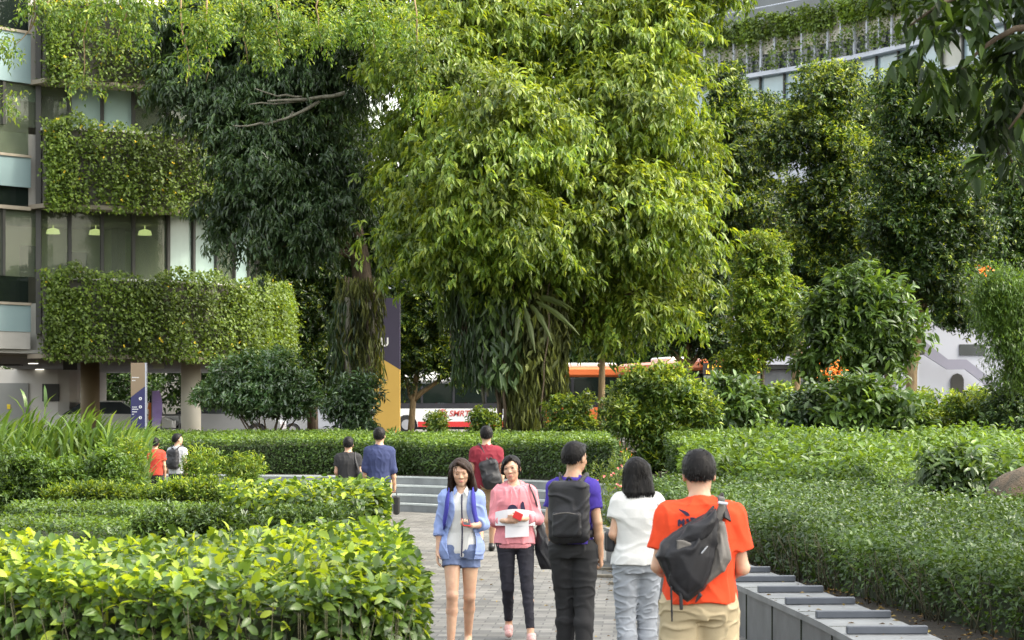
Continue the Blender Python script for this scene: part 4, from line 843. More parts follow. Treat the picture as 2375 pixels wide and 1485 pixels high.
# left banyan, dark
b2_ = base_at(825, 62)
left_blobs = B((560, 50, 160, 110, 0), (450, 150, 75, 120, 0), (620, 170, 170, 140, 0), (780, 130, 130, 140, 1), (530, 300, 50, 60, 0), (590, 340, 85, 120, -1), (640, 470, 110, 95, -1), (770, 430, 90, 150, 0), (580, 430, 60, 85, 0), (850, 560, 60, 80, 1), (700, 560, 85, 55, -1), (620, -80, 260, 100, 1), (430, 60, 60, 80, 0), (740, 290, 80, 70, 2), (700, 250, 70, 50, 3), (830, 330, 50, 90, 3), d=62.5)
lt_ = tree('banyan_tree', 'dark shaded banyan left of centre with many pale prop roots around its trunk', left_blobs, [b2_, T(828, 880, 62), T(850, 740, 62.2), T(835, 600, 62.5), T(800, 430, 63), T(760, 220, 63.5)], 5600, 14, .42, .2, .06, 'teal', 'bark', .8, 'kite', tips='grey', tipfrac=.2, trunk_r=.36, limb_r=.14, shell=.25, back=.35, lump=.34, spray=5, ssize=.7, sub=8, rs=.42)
roots(lt_, 785, 870, 690, 1012, 61.4, 26, .05, 'bark_grey', 825, .3); roots(lt_, 790, 868, 640, 900, 61.6, 60, .02, 'bark')
drape(lt_, 'climbing_fern', 792, 880, 640, 880, 61.2, 1900, .34, .035, 'moss'); drape(lt_, 'climbing_fern', 770, 830, 690, 900, 61.2, 700, .3, .05, 'teal')
bb = MB(); base = np.array(lt_.location)
for a, e, r in (((800, 215), (620, 235), .05), ((760, 222), (575, 243), .035), ((740, 235), (640, 280), .05), ((640, 280), (540, 292), .035), ((700, 225), (590, 205), .03), ((680, 260), (610, 290), .025)): bb.tube([p - base for p in bez(W_(*a, 60.6), W_(*e, 60.2), -.06, 6, .02)], [r, r, r * .9, r * .8, r * .7, r * .6, r * .4], 6)
bb.build('bare_branch', M['bark_grey'], lt_, True)
# overhanging fine leaved branch, upper left, and its off-frame trunk
ov = tree('overhanging_tree', 'fine leaved tree whose thin sprays hang across the top left', B((560, 20, 130, 45, 2), (690, 60, 110, 50, 3), (850, 40, 140, 60, 4), (960, 110, 60, 40, 3), (620, 100, 70, 35, 2), (480, 60, 60, 50, 0), (300, -10, 90, 25, 0), (200, 20, 60, 25, 0), (90, 10, 70, 30, 0), (10, 100, 30, 40, 0), (260, 90, 30, 25, 0), (330, 60, 40, 30, 0), (190, 190, 22, 22, 0), (20, 240, 20, 22, 0), (440, 130, 22, 40, 0), (960, 180, 30, 50, 3), d=34), [np.array((-9.5, 33, 0)), np.array((-9.3, 33, 4)), np.array((-8.5, 34, 8.5))], 1050, 16, .3, .07, .03, 'fine', 'bark', .5, 'kite', tips='tip', tipfrac=.3, trunk_r=.25, limb_r=.05, shell=.6, back=.8, lump=.4, limbs=False)
tw = MB(); ob = np.array(ov.location)
for a, e, d_ in (((420, -10), (432, 205), 34), ((480, -10), (478, 190), 34.5), ((560, -10), (575, 150), 36), ((640, -10), (650, 130), 36.5), ((300, -10), (270, 120), 34), ((120, -10), (30, 110), 34), ((860, -10), (870, 120), 38), ((960, -10), (965, 210), 37), ((200, -10), (190, 200), 34), ((90, -10), (60, 80), 34), ((740, -10), (745, 120), 37)): tw.tube([p - ob for p in bez(W_(*a, d_), W_(*e, d_), 0, 5, .03)], [.014, .012, .011, .009, .007, .004], 5)
tw.build('twig', M['bark_tan'], ov, True)['kind'] = 'stuff'
# near shaded tree at top right (trunk off-frame on the right)
ovh = [(np.array(c, float), np.array(r, float)) for c, r in (((6.0, 9, 7.6), (2.2, 2.6, 1.4)), ((6.2, 13, 8.0), (2.2, 2.4, 1.4)), ((6.4, 17, 8.2), (2.2, 2.4, 1.4)), ((6.8, 21, 8.4), (2.2, 2.4, 1.4)), ((7.2, 25.5, 8.4), (2.2, 2.6, 1.4)), ((8.8, 12, 7.8), (2.2, 3.4, 1.5)), ((9.2, 18, 8.0), (2.2, 3.4, 1.5)))]  # unseen crown lobes, placed so their shadow covers the path
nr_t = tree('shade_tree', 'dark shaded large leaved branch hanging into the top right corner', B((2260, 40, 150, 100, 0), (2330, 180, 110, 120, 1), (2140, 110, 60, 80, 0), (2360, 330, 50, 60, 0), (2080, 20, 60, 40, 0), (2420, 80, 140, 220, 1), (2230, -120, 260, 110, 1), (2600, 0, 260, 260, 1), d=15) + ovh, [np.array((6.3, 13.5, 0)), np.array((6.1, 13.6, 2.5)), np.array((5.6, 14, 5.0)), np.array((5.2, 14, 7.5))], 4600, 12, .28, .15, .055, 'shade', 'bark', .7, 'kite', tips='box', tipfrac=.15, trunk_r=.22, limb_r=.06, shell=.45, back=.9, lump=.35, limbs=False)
tw = MB(); ob = np.array(nr_t.location)
for c, r in ovh: tw.tube([p - ob for p in bez((5.2, 14, 7.0), c, .3, 5, .05)], [.11, .1, .08, .06, .05, .03], 6)
for a, e in (((2440, -40), (2110, 60)), ((2440, 60), (2230, 160)), ((2440, 140), (2340, 300)), ((2440, -20), (2280, -60))): tw.tube([p - ob for p in bez(W_(*a, 15), W_(*e, 15), .08, 5, .02)], [.03, .025, .02, .016, .012, .006], 6)
tw.build('branch', M['bark'], nr_t, True)['kind'] = 'stuff'
# row of trees on the right
tree('street_tree', 'tall tree with dark foliage just right of the sunlit banyan', B((1690, 200, 40, 60), (1700, 300, 65, 80), (1730, 410, 70, 75), (1690, 500, 95, 80), (1650, 600, 90, 70), d=84), [base_at(1692, 84), T(1690, 800, 84), T(1692, 600, 84), T(1695, 300, 84)], 2600, 13, .3, .16, .065, 'back', 'bark', .05, 'kite', tips='tip', tipfrac=.28, trunk_r=.2, lump=.45, shell=.4, spray=3, ssize=.5, sub=7, rs=.5)
tree('street_tree', 'slender tree with leaning tan trunk in front of the banded pavilion', B((1930, 200, 75, 60), (1900, 290, 85, 70), (1960, 380, 85, 80), (1890, 470, 100, 70), (1970, 540, 85, 70), (1850, 590, 60, 60), (1800, 330, 60, 60), (1930, 640, 70, 50), (1870, 720, 40, 60), d=80), [base_at(1838, 80), T(1848, 850, 80), T(1862, 720, 80), T(1885, 570, 80), T(1915, 320, 80)], 3700, 13, .28, .16, .065, 'back', 'bark_tan', .05, 'kite', tips='tip', tipfrac=.35, trunk_r=.17, lump=.45, shell=.4, spray=3, ssize=.5, sub=7, rs=.5)
tree('street_tree', 'tallest dark tree at right whose lower trunk is pale tan', B((2110, 280, 80, 80), (2150, 400, 100, 80), (2080, 520, 80, 80), (2200, 520, 90, 90), (2150, 640, 100, 70), (2230, 720, 70, 50), (2100, 190, 60, 50), (2200, 260, 70, 70), d=76), [base_at(2112, 76), T(2115, 860, 76), T(2135, 740, 76), T(2170, 600, 76), T(2120, 350, 76)], 4200, 13, .28, .16, .065, 'back', 'bark_tan', .05, 'kite', tips='tip', tipfrac=.12, trunk_r=.2, lump=.4, shell=.4, spray=3, ssize=.5, sub=7, rs=.5)
tree('street_tree', 'dense dark tree at the right edge behind the feathery tree', B((2330, 380, 90, 110), (2360, 520, 90, 110), (2290, 600, 80, 70), (2300, 250, 80, 70), (2420, 650, 90, 90), d=88), [base_at(2340, 88), T(2340, 700, 88), T(2345, 400, 88)], 2400, 13, .3, .17, .07, 'back', 'bark', .05, 'kite', tips='tip', tipfrac=.1, trunk_r=.2, lump=.4, shell=.4, spray=3, ssize=.5, sub=7, rs=.5)
tree('street_tree', 'dark low crowned tree over the orange bus', B((1560, 670, 95, 60), (1480, 745, 75, 50), (1600, 740, 85, 50), (1640, 660, 65, 55), (1660, 790, 40, 40), d=74), [base_at(1590, 74), T(1591, 850, 74), T(1600, 700, 74)], 3200, 14, .26, .15, .06, 'back', 'bark_tan', .05, 'kite', tips='tip', tipfrac=.12, trunk_r=.13, lump=.4, shell=.45, spray=3, ssize=.5, sub=7, rs=.5)
tree('street_tree', 'small thin trunked tree between banyan and orange bus', B((1400, 720, 65, 50), (1375, 770, 45, 35), (1450, 700, 50, 45), d=68), [base_at(1393, 68), T(1396, 870, 68), T(1400, 740, 68)], 900, 14, .25, .15, .06, 'back', 'bark_tan', .1, 'kite', tips='tip', tipfrac=.2, trunk_r=.13, lump=.4, shell=.45, spray=3, ssize=.5, sub=7, rs=.5)
tree('street_tree', 'slender tree with tan trunk between the totem sign and the sunlit banyan', B((990, 720, 65, 80), (950, 790, 40, 50), (1010, 820, 50, 40), (980, 640, 60, 50), (1040, 700, 50, 60), (1060, 850, 45, 30), (930, 860, 35, 25), d=74), [base_at(950, 74), T(958, 930, 74), T(975, 800, 74), T(978, 650, 74)], 1500, 14, .25, .15, .055, 'back', 'bark_tan', .1, 'kite', tips='tip', tipfrac=.3, trunk_r=.11, lump=.4, shell=.5, spray=3, ssize=.5, sub=7, rs=.5)
tree('street_tree', 'dark tree behind the left banyan and the lowest green band', B((690, 600, 80, 60), (720, 720, 80, 90), (660, 700, 50, 80), (740, 830, 60, 50), (800, 650, 60, 80), (640, 620, 40, 60), d=82), [base_at(725, 82), T(725, 850, 82), T(720, 650, 82)], 2400, 13, .28, .17, .06, 'back', 'bark', .1, 'kite', tips='tip', tipfrac=.15, trunk_r=.2, lump=.4, shell=.45, spray=3, ssize=.5, sub=7, rs=.5)
tree('small_tree', 'light green fine leaved young tree before the orange bus front', B((1780, 590, 60, 50), (1745, 670, 55, 60), (1790, 690, 50, 60), (1760, 780, 65, 60), (1730, 840, 55, 25), (1800, 780, 50, 50), d=66), [base_at(1770, 66), T(1768, 850, 66), T(1775, 650, 66)], 1700, 14, .24, .13, .045, 'fine', 'bark', .1, 'kite', tips='tip', tipfrac=.4, trunk_r=.07, lump=.4, shell=.5, sub=5, rs=.5)
tree('small_tree', 'glossy large leaved small tree in front of the white stair', B((1985, 660, 45, 26), (2070, 690, 45, 28), (1920, 720, 50, 36), (2010, 740, 60, 45), (1950, 800, 65, 40), (2095, 760, 35, 30), (2030, 820, 55, 38), (1890, 830, 35, 26), (1950, 885, 40, 18), d=62), [base_at(2012, 62), T(2010, 900, 62), T(2000, 750, 62)], 620, 12, .46, .26, .085, 'mid', 'bark', .25, 'big', tips='grey', tipfrac=.3, trunk_r=.06, lump=.4, shell=.5, sub=5, rs=.5)
ft = tree('small_tree', 'feathery fern leaved tree with orange flowers at the right edge', B((2335, 670, 55, 30), (2355, 730, 60, 32), (2350, 790, 50, 32), (2370, 850, 40, 30), (2290, 655, 30, 16), (2300, 720, 35, 18), d=52), [base_at(2385, 52), T(2380, 850, 52), T(2350, 690, 52)], 1500, 16, .5, .11, .022, 'mid', 'bark', .35, 'flat', tips='fine', tipfrac=.25, trunk_r=.06, lump=.3, shell=.9, sub=5, rs=.5, upn=3)
n = 34; P = np.stack([X_(rng.normal(2278, 10, n), 51), 51 + rng.normal(size=n) * .1, Z_(rng.normal(626, 4, n), 51)], 1); link('orange_blossom', leaf_mesh('orange_blossom', P - np.array(ft.location), rdir(n), rdir(n), .06, .035, 'flat'), M['orange_fl'], ft)['kind'] = 'stuff'
tree('street_tree', 'dark thin crowned tree forming the back of the right hand row', B((1650, 430, 70, 90), (1700, 640, 110, 80), (1800, 540, 90, 60), (1620, 560, 60, 70), (1760, 270, 60, 60), d=98), [base_at(1730, 98), T(1730, 760, 98), T(1725, 450, 98)], 2300, 12, .34, .18, .07, 'back', 'bark', .05, 'kite', tips='tip', tipfrac=.15, trunk_r=.18, lump=.45, shell=.45, spray=3, ssize=.5, sub=6, rs=.5)
tree('street_tree', 'dark thin crowned tree behind the tan trunked pair on the right', B((2010, 300, 80, 90), (2030, 430, 90, 80), (2020, 600, 110, 90), (2180, 640, 100, 90), (1930, 680, 70, 60), (2240, 450, 80, 80), d=96), [base_at(2060, 96), T(2060, 760, 96), T(2050, 450, 96)], 2600, 12, .34, .18, .07, 'back', 'bark', .05, 'kite', tips='tip', tipfrac=.12, trunk_r=.18, lump=.45, shell=.45, spray=3, ssize=.5, sub=6, rs=.5)
# background tree line over the road
far = tree('far_tree', 'first of the dark dense trees lining the far side of the road', [(np.array((-8.0, 148, 9)), np.array((5, 4, 4.5))), (np.array((-6.0, 147, 6)), np.array((4, 4, 3.5))), (np.array((-10, 148, 5.5)), np.array((3.5, 3.5, 3.2))), (np.array((-8, 149, 13)), np.array((4, 4, 3.5)))], [np.array((-8.0, 148, 1)), np.array((-8, 148, 5)), np.array((-8, 148, 10))], 3800, 12, .6, .38, .16, 'back', 'bark', .05, 'kite', tips='mid', tipfrac=.3, trunk_r=.3, group='trees across the road')
for i, (x, y, sc, lab) in enumerate(((-17, 150, 1.0, 'dark dense tree across the road left of the totem sign'), (1.0, 150, .95, 'dark dense tree across the road behind the sunlit banyan'), (9.3, 146, .9, 'dark dense tree across the road above the orange buses'), (18, 150, .75, 'dark tree across the road behind the slender right hand tree'), (-26, 146, .75, 'dark dense tree seen behind the office building columns'), (26, 136, .6, 'dark tree across the road near the white stair'))):
    c = copy_tree(far); c.location = (x, y, 1.0); c.scale = (sc,) * 3; c.rotation_euler = (0, 0, rng.uniform(-.4, .4)); c['label'] = lab
far['label'] = 'dark dense tree across the road between the totem sign and the banyans'
# shrubs along the upper terrace
shrub('glossy_shrub', 'round dome shaped glossy shrub in front of the pale column', B((620, 885, 105, 58), (545, 920, 72, 45), (700, 915, 72, 50), (640, 930, 90, 30), d=60), base_at(625, 60), 2100, 13, .22, .14, .05, 'gloss', .1, 'kite', tips='gloss', tipfrac=.9, stems=14, stem_r=.03, bark='bark')
shrub('glossy_shrub', 'dark glossy shrub at the foot of the left banyan', B((835, 915, 50, 35), (850, 960, 40, 30), (810, 950, 50, 35), d=58), base_at(870, 58), 480, 11, .3, .16, .05, 'teal', .3, 'kite', tips='gloss', tipfrac=.3, stems=8)
shrub('leafy_shrub', 'tall bushy shrub in the middle right, breaking over the hedge line', B((1540, 910, 85, 55), (1500, 960, 70, 50), (1580, 950, 70, 50), (1530, 1010, 60, 50), (1520, 1060, 35, 40), d=50), base_at(1528, 50), 1800, 12, .22, .12, .05, 'mid', 0, 'kite', tips='tip', tipfrac=.35, stems=14, stem_r=.02)
for k, (px, py, rx, ry, lf, tp, lab, L) in enumerate(((1335, 950, 52, 26, 'mid', 'tip', 'bushy shrub right of the sunlit banyan trunk', .11), (1440, 935, 36, 36, 'mid', 'tip', 'narrow shrub between two thin trunks', .11), (1690, 935, 70, 38, 'mid', 'grey', 'shrub with pale broad leaves below the bus display', .2), (1800, 940, 75, 38, 'mid', 'tip', 'shrub left of the slender leaning trunk', .15), (1910, 930, 75, 50, 'teal', 'grey', 'dark shrub right of the slender leaning trunk', .2), (2030, 940, 75, 55, 'mid', 'grey', 'arching long leaved shrub before the white stair', .26), (2150, 958, 65, 34, 'mid', 'tip', 'shrub around the foot of the pale tan trunk', .14), (2260, 955, 70, 36, 'mid', 'tip', 'shrub in front of the arched doorway', .13), (2370, 930, 70, 55, 'teal', 'grey', 'dark shrub at the right edge of the terrace', .14), (1120, 972, 25, 18, 'mid', 'tip', 'small shrub in front of the white bus lettering', .1), (1012, 985, 14, 22, 'mid', 'tip', 'tiny upright shrub near the bus emblem', .1))):
    d = 56 - (k % 3); b_ = base_at(px, d); shrub('leafy_shrub', lab, B((px, py, rx, ry), (px - rx * .4, py + 35, rx * .8, ry * .7), (px + rx * .4, py + 40, rx * .8, ry * .7), d=d), b_, int(520 * (.12 / L) * (rx / 60)) + 60, 12, L * 1.7, L, L * .4, lf, .1, 'big' if L > .18 else 'kite', tips=tp, tipfrac=.35, stems=9)
# orange flowers of a heliconia
o = thing('flowering_plant', 'plant with a bright orange flower head in front of the white stair', 'plant', tuple(base_at(1930, 57)), 0); b0 = np.array(o.location); n = 130
P = np.stack([X_(rng.normal(1938, 14, n), 56.5), 56.5 + rng.normal(size=n) * .1, Z_(rng.normal(868, 13, n), 56.5)], 1); link('blossom', leaf_mesh('blossom', P - b0, rdir(n), rdir(n), .09, .03, 'flat'), M['orange_fl'], o)['kind'] = 'stuff'
MB().tube([(0, 0, 0), (.05, -.1, 1.2), (.1, -.3, 2.1)], .015, 6).build('stem', M['twig'], o)
# strip of small flowering ground plants behind the long hedge
n = 9000; px = rng.uniform(900, 1700, n); dd = rng.uniform(54.5, 57, n); P = np.stack([(px - CX) * dd / F, dd, .75 + rng.random(n) ** 1.5 * .85 * (.6 + .4 * np.sin(px * .05))], 1); D = rng.normal(size=(n, 3)) * .6 + UP; N = rdir(n)
fl_ = rng.random(n) < .04; o = link('ground_plants', leaf_mesh('ground_plants', P, D, N, .13, .04, 'kite', fl_.astype(int)), [M['fine'], M['orange_fl']]); tag(o, 'low mixed plants with small orange flowers behind the long hedge', 'ground cover', kind='stuff')

n = 1500; yy = rng.uniform(13, 38, n); xb = np.array([np.interp(q, *zip(*[(a, b) for a, b in bx])) for q in yy]); P = np.stack([xb + rng.random(n) * 1.1, yy, .36 + rng.random(n) * .02], 1); D = rdir(n); D[:, 2] *= .2; N = UP + rng.normal(size=(n, 3)) * .3
o = link('leaf_litter', leaf_mesh('leaf_litter', P, D, N, .05 * (.5 + rng.random(n)), .028), M['dry']); tag(o, 'dead leaf litter on the soil strip between bench and clipped hedge', 'leaf litter', kind='stuff')
# ---------------------------------------------------------------- people: smooth-union distance fields meshed with surface nets
class Field:
    def __init__(s, lo, hi, h):
        s.h = h; s.lo = np.array(lo, float) - 2 * h; n = np.ceil((np.array(hi) + 2 * h - s.lo) / h).astype(int) + 1
        s.ax = [(s.lo[i] + np.arange(n[i]) * h).astype(np.float32) for i in range(3)]; s.F = np.full(tuple(n), .25, np.float32)
    def blk(s, lo, hi, m):
        sl = []
        for i in range(3):
            a = int(np.clip(np.floor((lo[i] - m - s.lo[i]) / s.h), 0, len(s.ax[i]))); b = int(np.clip(np.ceil((hi[i] + m - s.lo[i]) / s.h) + 1, 0, len(s.ax[i]))); sl.append(slice(a, b))
        return tuple(sl), s.ax[0][sl[0]][:, None, None], s.ax[1][sl[1]][None, :, None], s.ax[2][sl[2]][None, None, :]
    def put(s, fn, lo, hi, k=.015, op='u'):
        sl, x, y, z = s.blk(lo, hi, k + 3 * s.h)
        if any(q.stop <= q.start for q in sl): return s
        d = fn(x, y, z).astype(np.float32); A = s.F[sl]
        if op == 'u':
            h = np.maximum(k - np.abs(A - d), 0) / max(k, 1e-6); s.F[sl] = np.minimum(A, d) - h * h * k * .25
        elif op == 's':
            d = -d; h = np.maximum(k - np.abs(A - d), 0) / max(k, 1e-6); s.F[sl] = np.maximum(A, d) + h * h * k * .25
        elif op == 'i': s.F[sl] = np.maximum(A, d)
        return s
    def cap(s, a, b, ra, rb, k=.015, op='u', flat=False):
        a = np.array(a, float); b = np.array(b, float); ab = b - a; L2 = float(ab @ ab) + 1e-9; L = math.sqrt(L2)
        def fn(x, y, z):
            px, py, pz = x - a[0], y - a[1], z - a[2]; t = (px * ab[0] + py * ab[1] + pz * ab[2]) / L2; tc = np.clip(t, 0, 1)
            d = np.sqrt((px - ab[0] * tc) ** 2 + (py - ab[1] * tc) ** 2 + (pz - ab[2] * tc) ** 2) - (ra + (rb - ra) * tc)
            if flat: d = np.maximum(d, (t - 1) * L)
            return d
        r = max(ra, rb); return s.put(fn, np.minimum(a, b) - r, np.maximum(a, b) + r, k, op)
    def ell(s, c, r, k=.015, op='u', Rm=None):
        c = np.array(c, float); r = np.array(r, float)
        def fn(x, y, z):
            px, py, pz = x - c[0], y - c[1], z - c[2]
            if Rm is not None: px, py, pz = (Rm[0][0] * px + Rm[1][0] * py + Rm[2][0] * pz, Rm[0][1] * px + Rm[1][1] * py + Rm[2][1] * pz, Rm[0][2] * px + Rm[1][2] * py + Rm[2][2] * pz)
            k0 = np.sqrt((px / r[0]) ** 2 + (py / r[1]) ** 2 + (pz / r[2]) ** 2); k1 = np.sqrt((px / r[0] ** 2) ** 2 + (py / r[1] ** 2) ** 2 + (pz / r[2] ** 2) ** 2) + 1e-6
            return k0 * (k0 - 1) / k1
        m = r.max() if Rm is not None else r; return s.put(fn, c - m, c + m, k, op)
    def box(s, c, hd, rr, k=.01, op='u', Rm=None):
        c = np.array(c, float); hd = np.array(hd, float)
        def fn(x, y, z):
            px, py, pz = x - c[0], y - c[1], z - c[2]
            if Rm is not None: px, py, pz = (Rm[0][0] * px + Rm[1][0] * py + Rm[2][0] * pz, Rm[0][1] * px + Rm[1][1] * py + Rm[2][1] * pz, Rm[0][2] * px + Rm[1][2] * py + Rm[2][2] * pz)
            qx, qy, qz = np.abs(px) - hd[0] + rr, np.abs(py) - hd[1] + rr, np.abs(pz) - hd[2] + rr
            return np.sqrt(np.maximum(qx, 0) ** 2 + np.maximum(qy, 0) ** 2 + np.maximum(qz, 0) ** 2) + np.minimum(np.maximum(qx, np.maximum(qy, qz)), 0) - rr
        m = np.linalg.norm(hd) if Rm is not None else hd; return s.put(fn, c - m, c + m, k, op)
    def loft(s, secs, k=.02, op='u', ex=2.3):
        """secs: (z, cx, cy, rx, ry) rising in z; superellipse sections"""
        S = np.array(secs, float)
        def fn(x, y, z):
            zz = z.ravel(); t = [np.interp(zz, S[:, 0], S[:, i])[None, None, :] for i in range(1, 5)]
            q = (np.abs((x - t[0]) / t[2]) ** ex + np.abs((y - t[1]) / t[3]) ** ex) ** (1 / ex); d = (q - 1) * np.minimum(t[2], t[3])
            dz = np.maximum(S[0, 0] - z, z - S[-1, 0]); return np.maximum(d, dz)
        lo = (np.min(S[:, 1] - S[:, 3]), np.min(S[:, 2] - S[:, 4]), S[0, 0]); hi = (np.max(S[:, 1] + S[:, 3]), np.max(S[:, 2] + S[:, 4]), S[-1, 0]); return s.put(fn, lo, hi, k, op)
    def cut(s, fn, op='i'):
        x, y, z = s.ax[0][:, None, None], s.ax[1][None, :, None], s.ax[2][None, None, :]; d = fn(x, y, z).astype(np.float32); s.F = np.maximum(s.F, d); return s
    def wrinkle(s, amp, fr=60, seed=0, zs=.6, fn=None):
        r = np.random.default_rng(seed); x, y, z = s.ax[0][:, None, None], s.ax[1][None, :, None], s.ax[2][None, None, :]; W = 0
        for i in range(5):
            a = r.normal(size=3); a /= np.linalg.norm(a); f = fr * (.6 + .8 * r.random()); b = r.normal(size=3) * 9; W = W + 1.15 * np.sin((a[0] * x + a[1] * y + a[2] * z * zs) * f + 1.6 * np.sin(b[0] * x + b[1] * y + b[2] * z) + r.random() * 6)
        W = np.clip(np.abs(W / 2.5) * 2.2 - 1.0, -1.2, .3)
        if fn is not None: W = W * fn(x, y, z)
        s.F = s.F + (W * amp).astype(np.float32); return s
    def mesh(s, name, sc=1.0, smooth=1):
        F_ = s.F; nx, ny, nz = F_.shape; S = F_ < 0; c = np.zeros((nx - 1, ny - 1, nz - 1), np.int8)
        for i in (0, 1):
            for j in (0, 1):
                for k in (0, 1): c += S[i:nx - 1 + i, j:ny - 1 + j, k:nz - 1 + k]
        act = (c > 0) & (c < 8); I, J, K = np.nonzero(act); n = len(I); idx = np.full(act.shape, -1, np.int32); idx[I, J, K] = np.arange(n)
        acc = np.zeros((n, 3)); cnt = np.zeros(n)
        for ax in range(3):
            for a in (0, 1):
                for b in (0, 1):
                    o = [0, 0, 0]; o[(ax + 1) % 3] = a; o[(ax + 2) % 3] = b; e = list(o); e[ax] = 1
                    f0 = F_[I + o[0], J + o[1], K + o[2]]; f1 = F_[I + e[0], J + e[1], K + e[2]]; m = (f0 < 0) != (f1 < 0); t = np.where(m, f0 / (f0 - f1 + 1e-12), 0)
                    p = np.array(o, float)[None, :] + np.zeros((n, 3)); p[:, ax] += t; acc += p * m[:, None]; cnt += m
        V = (acc / cnt[:, None] + np.stack([I, J, K], 1)) * s.h + s.lo; Q = []
        for ax in range(3):
            sl0 = [slice(1, -1)] * 3; sl0[ax] = slice(0, -1); sl1 = [slice(1, -1)] * 3; sl1[ax] = slice(1, None)
            A = S[tuple(sl0)]; Bq = S[tuple(sl1)]; m = A != Bq; i, j, k = np.nonzero(m); g = [i, j, k]; base = [g[q] + (0 if q == ax else 1) for q in range(3)]; fl = A[i, j, k]
            u, v = (ax + 1) % 3, (ax + 2) % 3; vv = []
            for (a, b) in ((0, 0), (1, 0), (1, 1), (0, 1)):
                q = [base[0].copy(), base[1].copy(), base[2].copy()]; q[u] -= 1 - a; q[v] -= 1 - b; vv.append(idx[q[0], q[1], q[2]])
            q4 = np.stack(vv, 1); q4[~fl] = q4[~fl][:, ::-1]; Q.append(q4)
        Q = np.concatenate(Q); Q = Q[(Q >= 0).all(1)]
        for _ in range(smooth):   # light laplacian
            E = np.concatenate([Q[:, [0, 1]], Q[:, [1, 2]], Q[:, [2, 3]], Q[:, [3, 0]]]); a2 = np.zeros_like(V); c2 = np.zeros(len(V)); np.add.at(a2, E[:, 0], V[E[:, 1]]); np.add.at(a2, E[:, 1], V[E[:, 0]]); np.add.at(c2, E[:, 0], 1); np.add.at(c2, E[:, 1], 1)
            V = V * .5 + .5 * a2 / np.maximum(c2, 1)[:, None]
        V = V * sc; me = bpy.data.meshes.new(name); me.vertices.add(len(V)); me.vertices.foreach_set('co', V.astype(np.float32).ravel()); me.loops.add(Q.size); me.loops.foreach_set('vertex_index', Q.astype(np.int32).ravel())
        me.polygons.add(len(Q)); me.polygons.foreach_set('loop_start', (np.arange(len(Q)) * 4).astype(np.int32)); me.polygons.foreach_set('loop_total', np.full(len(Q), 4, np.int32)); me.polygons.foreach_set('use_smooth', np.ones(len(Q), bool)); me.update(calc_edges=True)
        return me

def skin_mat(name, c):
    m, nt, b = new_mat(name); n = noise(nt, 9, 5, .65); r = ramp(nt, [(.3, (c[0] * .86, c[1] * .74, c[2] * .72)), (.7, (c[0] * 1.05, c[1] * 1.06, c[2] * 1.04))]); nt.links.new(n.outputs[0], r.inputs[0]); nt.links.new(r.outputs[0], b.inputs['Base Color'])
    b.inputs['Roughness'].default_value = .5; b.inputs['Subsurface Weight'].default_value = .12; b.inputs['Subsurface Radius'].default_value = (.02, .008, .004); b.inputs['Subsurface Scale'].default_value = .3; return m
def cloth(name, c, var=.12, scale=9, rough=.85, c2=None): return mat(name, c, rough, var, scale, spec=.25, bmp=.35, bdist=.003, c2=c2)
def hair_mat(name, c):
    m, nt, b = new_mat(name); tc = nt.nodes.new('ShaderNodeTexCoord'); mp = nt.nodes.new('ShaderNodeMapping'); mp.inputs['Scale'].default_value = (70, 70, 4); nt.links.new(tc.outputs['Object'], mp.inputs[0]); n = noise(nt, 2, 5, .6, mp.outputs[0])
    r = ramp(nt, [(.3, tuple(q * .5 for q in c)), (.7, tuple(q * 1.3 for q in c))]); nt.links.new(n.outputs[0], r.inputs[0]); nt.links.new(r.outputs[0], b.inputs['Base Color']); b.inputs['Roughness'].default_value = .5; b.inputs['Specular IOR Level'].default_value = .18; bump(nt, b, n.outputs[0], .3, .003); return m
M['skin'] = skin_mat('skin_light', (.54, .345, .235)); M['skin2'] = skin_mat('skin_tan', (.50, .31, .20))
M['hair'] = hair_mat('hair_black', (.0045, .0035, .0035)); M['hair_b'] = hair_mat('hair_dark_brown', (.026, .013, .008))
M['lip'] = mat('lip', (.50, .18, .16), .5, .05, 20, bmp=0); M['eye'] = mat('eye_dark', (.03, .02, .018), .2, .1, 20, bmp=0); M['eyewhite'] = mat('eye_white', (.62, .58, .54), .3, .03, 20, bmp=0); M['brow'] = mat('brow', (.07, .045, .035), .8, .1, 40, bmp=0)

